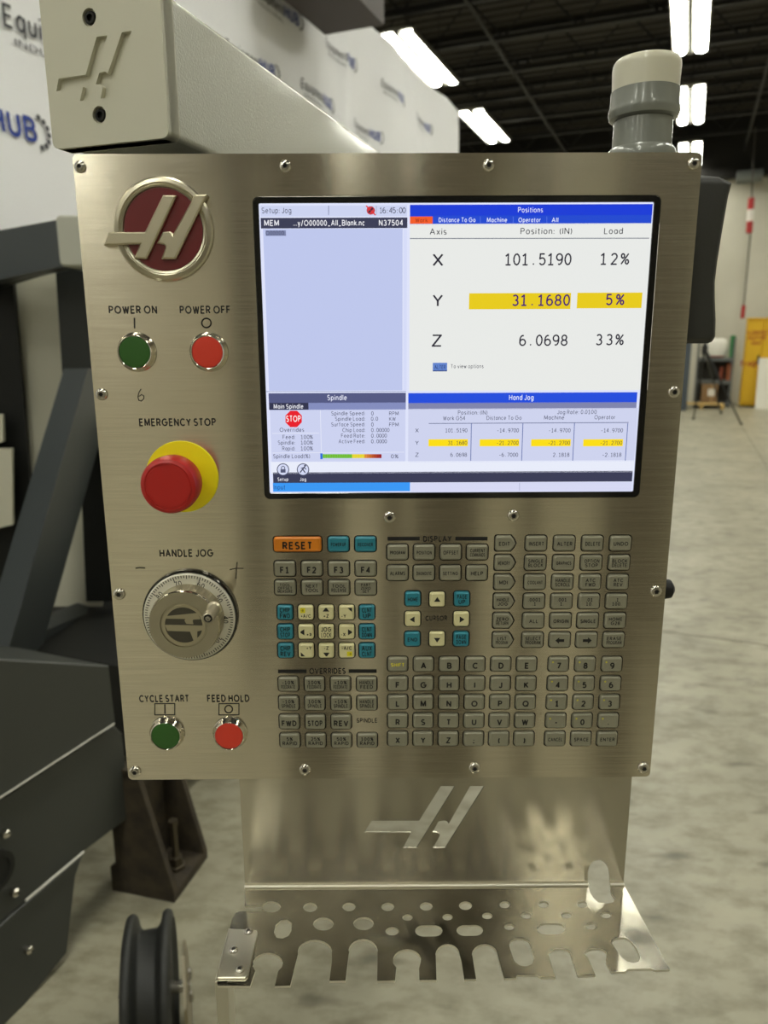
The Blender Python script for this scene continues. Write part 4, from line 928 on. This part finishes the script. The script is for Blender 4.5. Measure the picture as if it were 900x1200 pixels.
b = MB(); n = 120; RH = R*.735; lo = []
for r, h, kn in ((1.0, .0065, 0), (1.0, .0085, 0), (.985, .009, 1), (.985, .0205, 1), (.985, .0222, 0), (.962, .0245, 0), (.655, .0245, 0), (.64, .0235, 0), (.60, .0235, 0), (.3, .0235, 0)):
    lo.append([F_(RH*(r+(.018 if kn and j % 2 else 0))*math.cos(2*PI*j/n), RH*(r+(.018 if kn and j % 2 else 0))*math.sin(2*PI*j/n), h) for j in range(n)])
b.stack(lo, M_HUB, mats=[M_HUB, M_HUB, M_HUB, M_HUB, M_CHROME, M_HUB, M_CHROME, M_HUB, M_HUB]); b.build('handwheel_hub', hw, smooth=20)
M_CAPD = mat('hub_dark', (66, 62, 50), .5)
b = MB(); b.lathe([(RH*.535, .0235), (RH*.535, .0239), (RH*.1, .0239)], F_, M_CAPD, 48)
ra = math.radians(111)
def rot2(p): return (p[0]*math.cos(ra)-p[1]*math.sin(ra), p[0]*math.sin(ra)+p[1]*math.cos(ra))
lim = RH*.53
for poly in emblem((-RH*.80, -RH*.50, RH*.62, RH*.50)):
    P = []
    for p in poly:
        q = rot2(p); L = math.hypot(*q); P.append((q[0]*min(1, lim/L), q[1]*min(1, lim/L)))
    b.prism(P, F_, .0238, .0244, M_ALU)
b.lathe([(RH*.52, .0236), (RH*.52, .0246), (RH*.60, .0246), (RH*.60, .0236)], F_, M_ALU, 48, False, False, True)
b.build('hub_medallion', hw, label='dark medallion with silver emblem')
px_, pz_ = pan(251.5, 712.5); ox, oz = px_-cx, pz_-cz
k_ = (PD-.0245)/PD; ox, oz = px_*k_-cx, (pz_-HC)*k_+HC-cz
Fk = lambda a, c, d: F_(ox+a, oz+c, d)
b = MB(); b.lathe([(.0062, .024), (.0062, .0265), (.0048, .028), (.0048, .038), (.0052, .046), (.0047, .0485), (.0036, .049), (.0034, .0475), (.001, .0475)], Fk, mat('peg_grey', (176, 168, 146), .35, .6), 28, mats=[M_ALU, M_ALU]+[mat('peg_grey', (176, 168, 146), .35, .6)]*5+[M_BLACK]); pg = b.build('crank_peg', hw)
b = MB(); b.lathe([(.0021, .0474), (.0021, .0490), (.0012, .0493), (.0009, .0480)], Fk, M_SCREW, 16); b.build('peg_screw', pg)
# screws -------------------------------------------------------------------------
def torx(F_, R, h=.0026, n=36):
    b = MB(); lo = []
    for r, hh, st in ((1, -.0005, 0), (1, h*.25, 0), (.93, h*.6, 0), (.75, h*.88, 0), (.52, h, 0), (.37, h*.98, 1), (.32, h*.35, 1), (.05, h*.3, 0)):
        lo.append([F_(R*(r+(.075*math.cos(6*2*PI*j/n) if st else 0))*math.cos(2*PI*j/n), R*(r+(.075*math.cos(6*2*PI*j/n) if st else 0))*math.sin(2*PI*j/n), hh) for j in range(n)])
    b.stack(lo, M_SCREW, mats=[M_SCREW]*6+[M_RECESS]); return b
for px, py in ((94, 195.5), (334.5, 195), (572.5, 194), (812.5, 192), (119.5, 462), (140, 696), (158.5, 904), (789.5, 459.5), (768.5, 692.5), (754, 899.5), (357.5, 901.5), (556, 899.5), (456.5, 606), (601.5, 604)):
    cx, cz = ctr(px, py); R = 7.0*pw(px, py)[0]
    torx(lambda a, c, d, cx=cx, cz=cz: FP(cx+a, cz+c, d), R).build('screw', pend, smooth=35)
# dark side handle and lock knob ----------------------------------------------------
M_SIDE = mat('side_handle_plastic', (42, 42, 38), .5, bump=(400, .1, .001))
HY = .70
hp = [(752, 211), (820, 204), (845, 206), (860, 213.5), (856, 228), (849, 268), (843, 305), (840, 330), (840, 350), (841, 375), (840.5, 394), (837, 400), (832, 402.5), (745, 403)]
poly = [(WY(x, y, HY-.03).x, WY(x, y, HY-.03).z) for x, y in hp]
b = MB(); b.prism(poly, lambda a, z, c: Vector((a, HY-c, z)), -.03, .03, M_SIDE, .004); b.build('side_handle', pend, label='dark grey plastic grip at the right side', smooth=50)
b = MB(); p = WY(789, 690, .64); b.lathe([(.004, 0), (.004, .006), (.0085, .007), (.0095, .010), (.0085, .016), (.004, .019)], fr_at(Vector((p.x-.019, .64, p.z)), Vector((0, 1, 0)), EZ, Vector((1, 0, 0))), M_BLACK, 14); b.build('lock_knob', pend, label='black knob on the right edge')
b = MB(); b.prism(rrect(-.250, HC+.045, .10, HC+.126, .01), lambda a, z, c: Vector((a, .692+c, z)), .0, .25, M_HOUSING); b.build('mounting_plate', pend)

# ================================================================== beacon
M_BG = mat('beacon_grey', (126, 128, 120), .25, coat=.4); M_BW = mat('beacon_lens_white', (206, 202, 182), .3, coat=.3, sss=.3)
BY = .70
cxb = WY(756, 110, BY).x; zz = lambda y: WY(756, y, BY-.03).z
Fb = fr_at(Vector((cxb, BY, 0)), Vector((1, 0, 0)), Vector((0, 1, 0)), EZ)
k = (ray(756, 110).y)
rb = lambda px: px*BY/(FPX*ray(756, 110).y)*1.0
t = thing('beacon_light', Fb(0, 0, zt-.002), 'round signal beacon with white lens and grey collar standing above the panel', 'beacon')
RB = 38.6*BY/FPX/1.075
def bl(name, prof, m, label=None):
    b = MB(); b.lathe(prof, Fb, m, 64); b.build(name, t, label=label, smooth=40)
z_l, z_c, z_n, z_f = zz(49.5)-.004, zz(94), zz(126), zz(166)
bl('lens', [(RB*.95, z_c), (RB*.975, z_l-.006), (RB*.955, z_l-.002), (RB*.91, z_l), (RB*.3, z_l+.002)], M_BW, 'milky white lens')
bl('collar', [(RB*.86, z_n-.003), (RB*.98, z_n-.001), (RB*1.03, z_n+.003), (RB*1.03, z_n+.006), (RB*.995, z_n+.009), (RB*.985, z_c), (RB*.9, z_c+.0005)], M_BG)
bl('neck', [(RB*.88, z_f-.004), (RB*.86, z_f), (RB*.85, z_n+.001)], M_BG)
bl('base_flange', [(RB*1.02, zt-.0035), (RB*1.02, z_f-.006), (RB*1.0, z_f-.002), (RB*.93, z_f+.001), (RB*.86, z_f+.001)], M_BG)

# ================================================================== tool tray
TYB = .622; TZ = WY(510, 1037.5, TYB).z
def trp(px, py): p = WZ(px, py, TZ+.0008); return p.x, p.y
def bkp(px, py): p = WY(px, py, TYB); return p.x, p.z
FT = lambda a, c, d: Vector((a, c, TZ+d)); FBk = lambda a, c, d: Vector((a, TYB-d, c))
tray = thing('tool_tray', (.05, .57, TZ), 'bent stainless tool tray with round holes and slots hanging under the panel', 'tray')
bx0, bx1 = bkp(285, 1000)[0], bkp(733.5, 1000)[0]
b = MB()
def bkz(p): return bkp(400+p[0]/4.5, 900+p[1]/4.5)
HLt = [(525, 95), (600, 95), (397, 422), (325, 422), (368, 340), (122, 338), (160, 278), (410, 278)]
HRt = [(680, 95), (755, 95), (548, 422), (482, 422), (512, 372), (520, 352), (512, 344), (482, 336), (512, 282), (545, 277), (558, 282), (566, 294)]
slot = [bkp(x, y) for x, y in ((689, 1037.4), (689, 1022), (691, 1014), (696, 1009), (703, 1008), (709, 1011), (713, 1018), (714, 1026), (714.5, 1037.4))]
outl = [(bx0, zb+.0098), (bx1, zb+.0098)] + [(bx1, TZ)] + [(slot[-1][0], TZ)] + slot[::-1][1:-1] + [(slot[0][0], TZ)] + [(bx0, TZ)]
b.prism(outl, FBk, -.0016, 0, M_STEEL_BACK, 0, [[bkz(p) for p in HLt], [bkz(p) for p in HRt]])
b.build('back_plate', tray)
def tz3(p): return trp(230+p[0]/3.214, 880+p[1]/3.214)
def arc(cx_, cy_, rx, ry, a0, a1, n=9): return [(cx_+rx*math.cos(math.radians(a0+(a1-a0)*i/n)), cy_-ry*math.sin(math.radians(a0+(a1-a0)*i/n))) for i in range(n+1)]
# outline in photo pixels along the front, left to right
front = []
front += [(287, 1061), (306, 1060)] + arc(318, 1062, 11, 6.5, 160, -160, 14) + [(306, 1067), (283, 1066.5), (276, 1068), (272, 1076), (254, 1150), (255, 1154), (293, 1154.5)]
front += [(299, 1137), (296, 1131)] + arc(314, 1128, 17.5, 12.5, 190, -20, 10) + [(326, 1137), (322, 1154.5), (340, 1154)]
front += [(349, 1118)] + arc(369, 1114, 20, 13.5, 175, 5, 10) + [(389, 1125), (386, 1148.5), (405, 1148)]
front += [(409, 1115)] + arc(425.5, 1113.5, 17, 14, 175, 5, 10) + [(442.5, 1122), (442, 1148.5), (463, 1148)]
front += [(464.5, 1133), (460.5, 1128)] + arc(477, 1124, 16.5, 12.5, 185, -10, 10) + [(491, 1134), (491.5, 1147.6), (511.5, 1147.4)]
front += [(510.5, 1118)] + arc(524.5, 1118, 14.2, 12.5, 175, 0, 10) + [(541, 1126), (544, 1147), (558, 1146.6)]
front += [(553.5, 1119)] + arc(568, 1118, 15, 12.5, 175, 5, 10) + [(585, 1126), (591, 1145.5), (605, 1145.2), (606, 1141.8), (628, 1141.2), (634, 1144.6), (651, 1144.2)]
front += [(645, 1125), (643, 1118)] + arc(656, 1117, 13, 6.5, 175, 20, 8) + [(671, 1124), (677, 1142.6), (698, 1141.8)]
front += [(689, 1121), (685, 1117)] + arc(698, 1116.5, 13, 6, 170, 10, 8) + [(710.5, 1121), (710, 1126), (716, 1138), (733, 1137.4), (735, 1134.6), (763, 1134), (768, 1136), (785, 1135)]
pts = [trp(*p) for p in front]
bk_ = TYB
slot_t = [trp(x, y) for x, y in ((716, 1046), (721, 1052), (719, 1056.5), (711, 1058), (702, 1057), (696, 1052), (691.5, 1045))]
rx = bx1
outl = pts + [(bx1, bk_), (slot[-1][0], bk_)] + slot_t + [(slot[0][0], bk_), (bx0, bk_)]
def oval(px0, px1, pyc, ry, n=24, rx=None):
    """obround or round hole read in photo pixels"""
    r = rx or ry*1.45; w_ = (px1-px0)/2; c_ = (px0+px1)/2; r = min(r, w_); out = []
    for i in range(n):
        a = 2*PI*i/n; out.append((c_ + (w_-r)*(1 if math.cos(a) > 0 else -1) + r*math.cos(a), pyc - ry*math.sin(a)))
    return [trp(*p) for p in out]
hl = []
for x, y, r in ((363.5, 1062.5, 8.2), (409, 1062, 7.6), (454.5, 1062, 7.4), (499.5, 1061.5, 7.4), (545.5, 1060.5, 7.6), (591.5, 1059.5, 6), (637, 1059, 6), (682.5, 1059, 6)): hl.append(oval(x-r, x+r, y, r*.66, 20, r))
for x, y, r in ((477.5, 1074.5, 6), (524.5, 1074, 6), (571, 1072.5, 6), (617, 1072, 6), (664, 1071.5, 6), (710.5, 1071.5, 6), (459.5, 1090.5, 7.8), (597, 1085.5, 6), (692.5, 1084.5, 6.4)): hl.append(oval(x-r, x+r, y, r*.62, 20, r))
for x, y, r, ry in ((379, 1082, 12, 7.6), (426, 1081.5, 12, 7.6)): hl.append(oval(x-r, x+r, y, ry, 24, r))
for a, e, y, ry in ((486.5, 518.5, 1090, 6.6), (535, 566, 1089.5, 6.4), (629.5, 662, 1087.6, 6.6)): hl.append(oval(a, e, y, ry, 24, 10))
def tilted(pts_): return [trp(*p) for p in pts_]
hl.append(tilted([(321, 1092), (323, 1083), (329, 1077.6), (337, 1077), (342, 1081), (341.5, 1090), (338, 1096), (331, 1099), (324, 1098)]))
hl.append(tilted([(597, 1108), (598, 1102), (604, 1098.6), (613, 1098.6), (620, 1102), (623, 1110), (626, 1122), (624, 1128.5), (617, 1131.6), (609, 1130.4), (603, 1126), (600, 1118)]))
hl.append(tilted([(717, 1104), (719, 1099.5), (725, 1097.6), (733, 1098), (740, 1102), (747, 1112), (750, 1120), (749, 1125.6), (743, 1127.6), (735, 1126), (728, 1120), (722, 1112)]))
b = MB(); b.prism(outl, FT, -.0022, .0, M_STEEL_TRAY, 0, hl, M_EDGE)
for a, c in ((bx0, slot[0][0]), (slot[-1][0], bx1)): b.tube([Vector((a, TYB-.0014, TZ+.0010)), Vector((c, TYB-.0014, TZ+.0010))], .0014, M_EDGE, 10)
b.build('perforated_shelf', tray)
# angle bracket screwed to the left end
bp = [trp(x, y) for x, y in ((270, 1089.5), (301, 1091), (302, 1095), (291, 1143), (287, 1147), (255, 1147))]
M_STEEL_BRK = mat('bracket_steel', (206, 202, 188), .3, 1)
b = MB(); b.prism(bp, FT, .0005, .0022, M_STEEL_BRK, .0004)
e0, e1 = Vector((*bp[0], TZ)), Vector((*bp[-1], TZ))
dn = Vector((.0, .0, -.10)); b.hexa([e0+Vector((-.0016, 0, .0022)), e0+Vector((0, 0, .0022)), e1+Vector((.0, -.002, .0022)), e1+Vector((-.0016, -.002, .0022)), e0+Vector((-.0016, 0, 0))+dn, e0+dn, e1+Vector((.0, -.002, 0))+dn, e1+Vector((-.0016, -.002, 0))+dn], M_STEEL_BRK)
fl = [e1+Vector((-.0016, -.003, 0)), e1+Vector((.009, -.003, 0)), e1+Vector((.007, -.003, -.1)), e1+Vector((-.0016, -.003, -.1))]
b.hexa(fl+[p+Vector((0, .0016, 0)) for p in fl], M_STEEL_BRK)
ab = b.build('angle_bracket', tray)
for px, py in ((291.5, 1093.5), (274, 1115.5), (281, 1138.5)):
    x_, y_ = trp(px, py); torx(lambda a, c, d, x_=x_, y_=y_: Vector((x_+a, y_+c, TZ+.0022+d)), .0040, .0024).build('screw', ab, smooth=35)
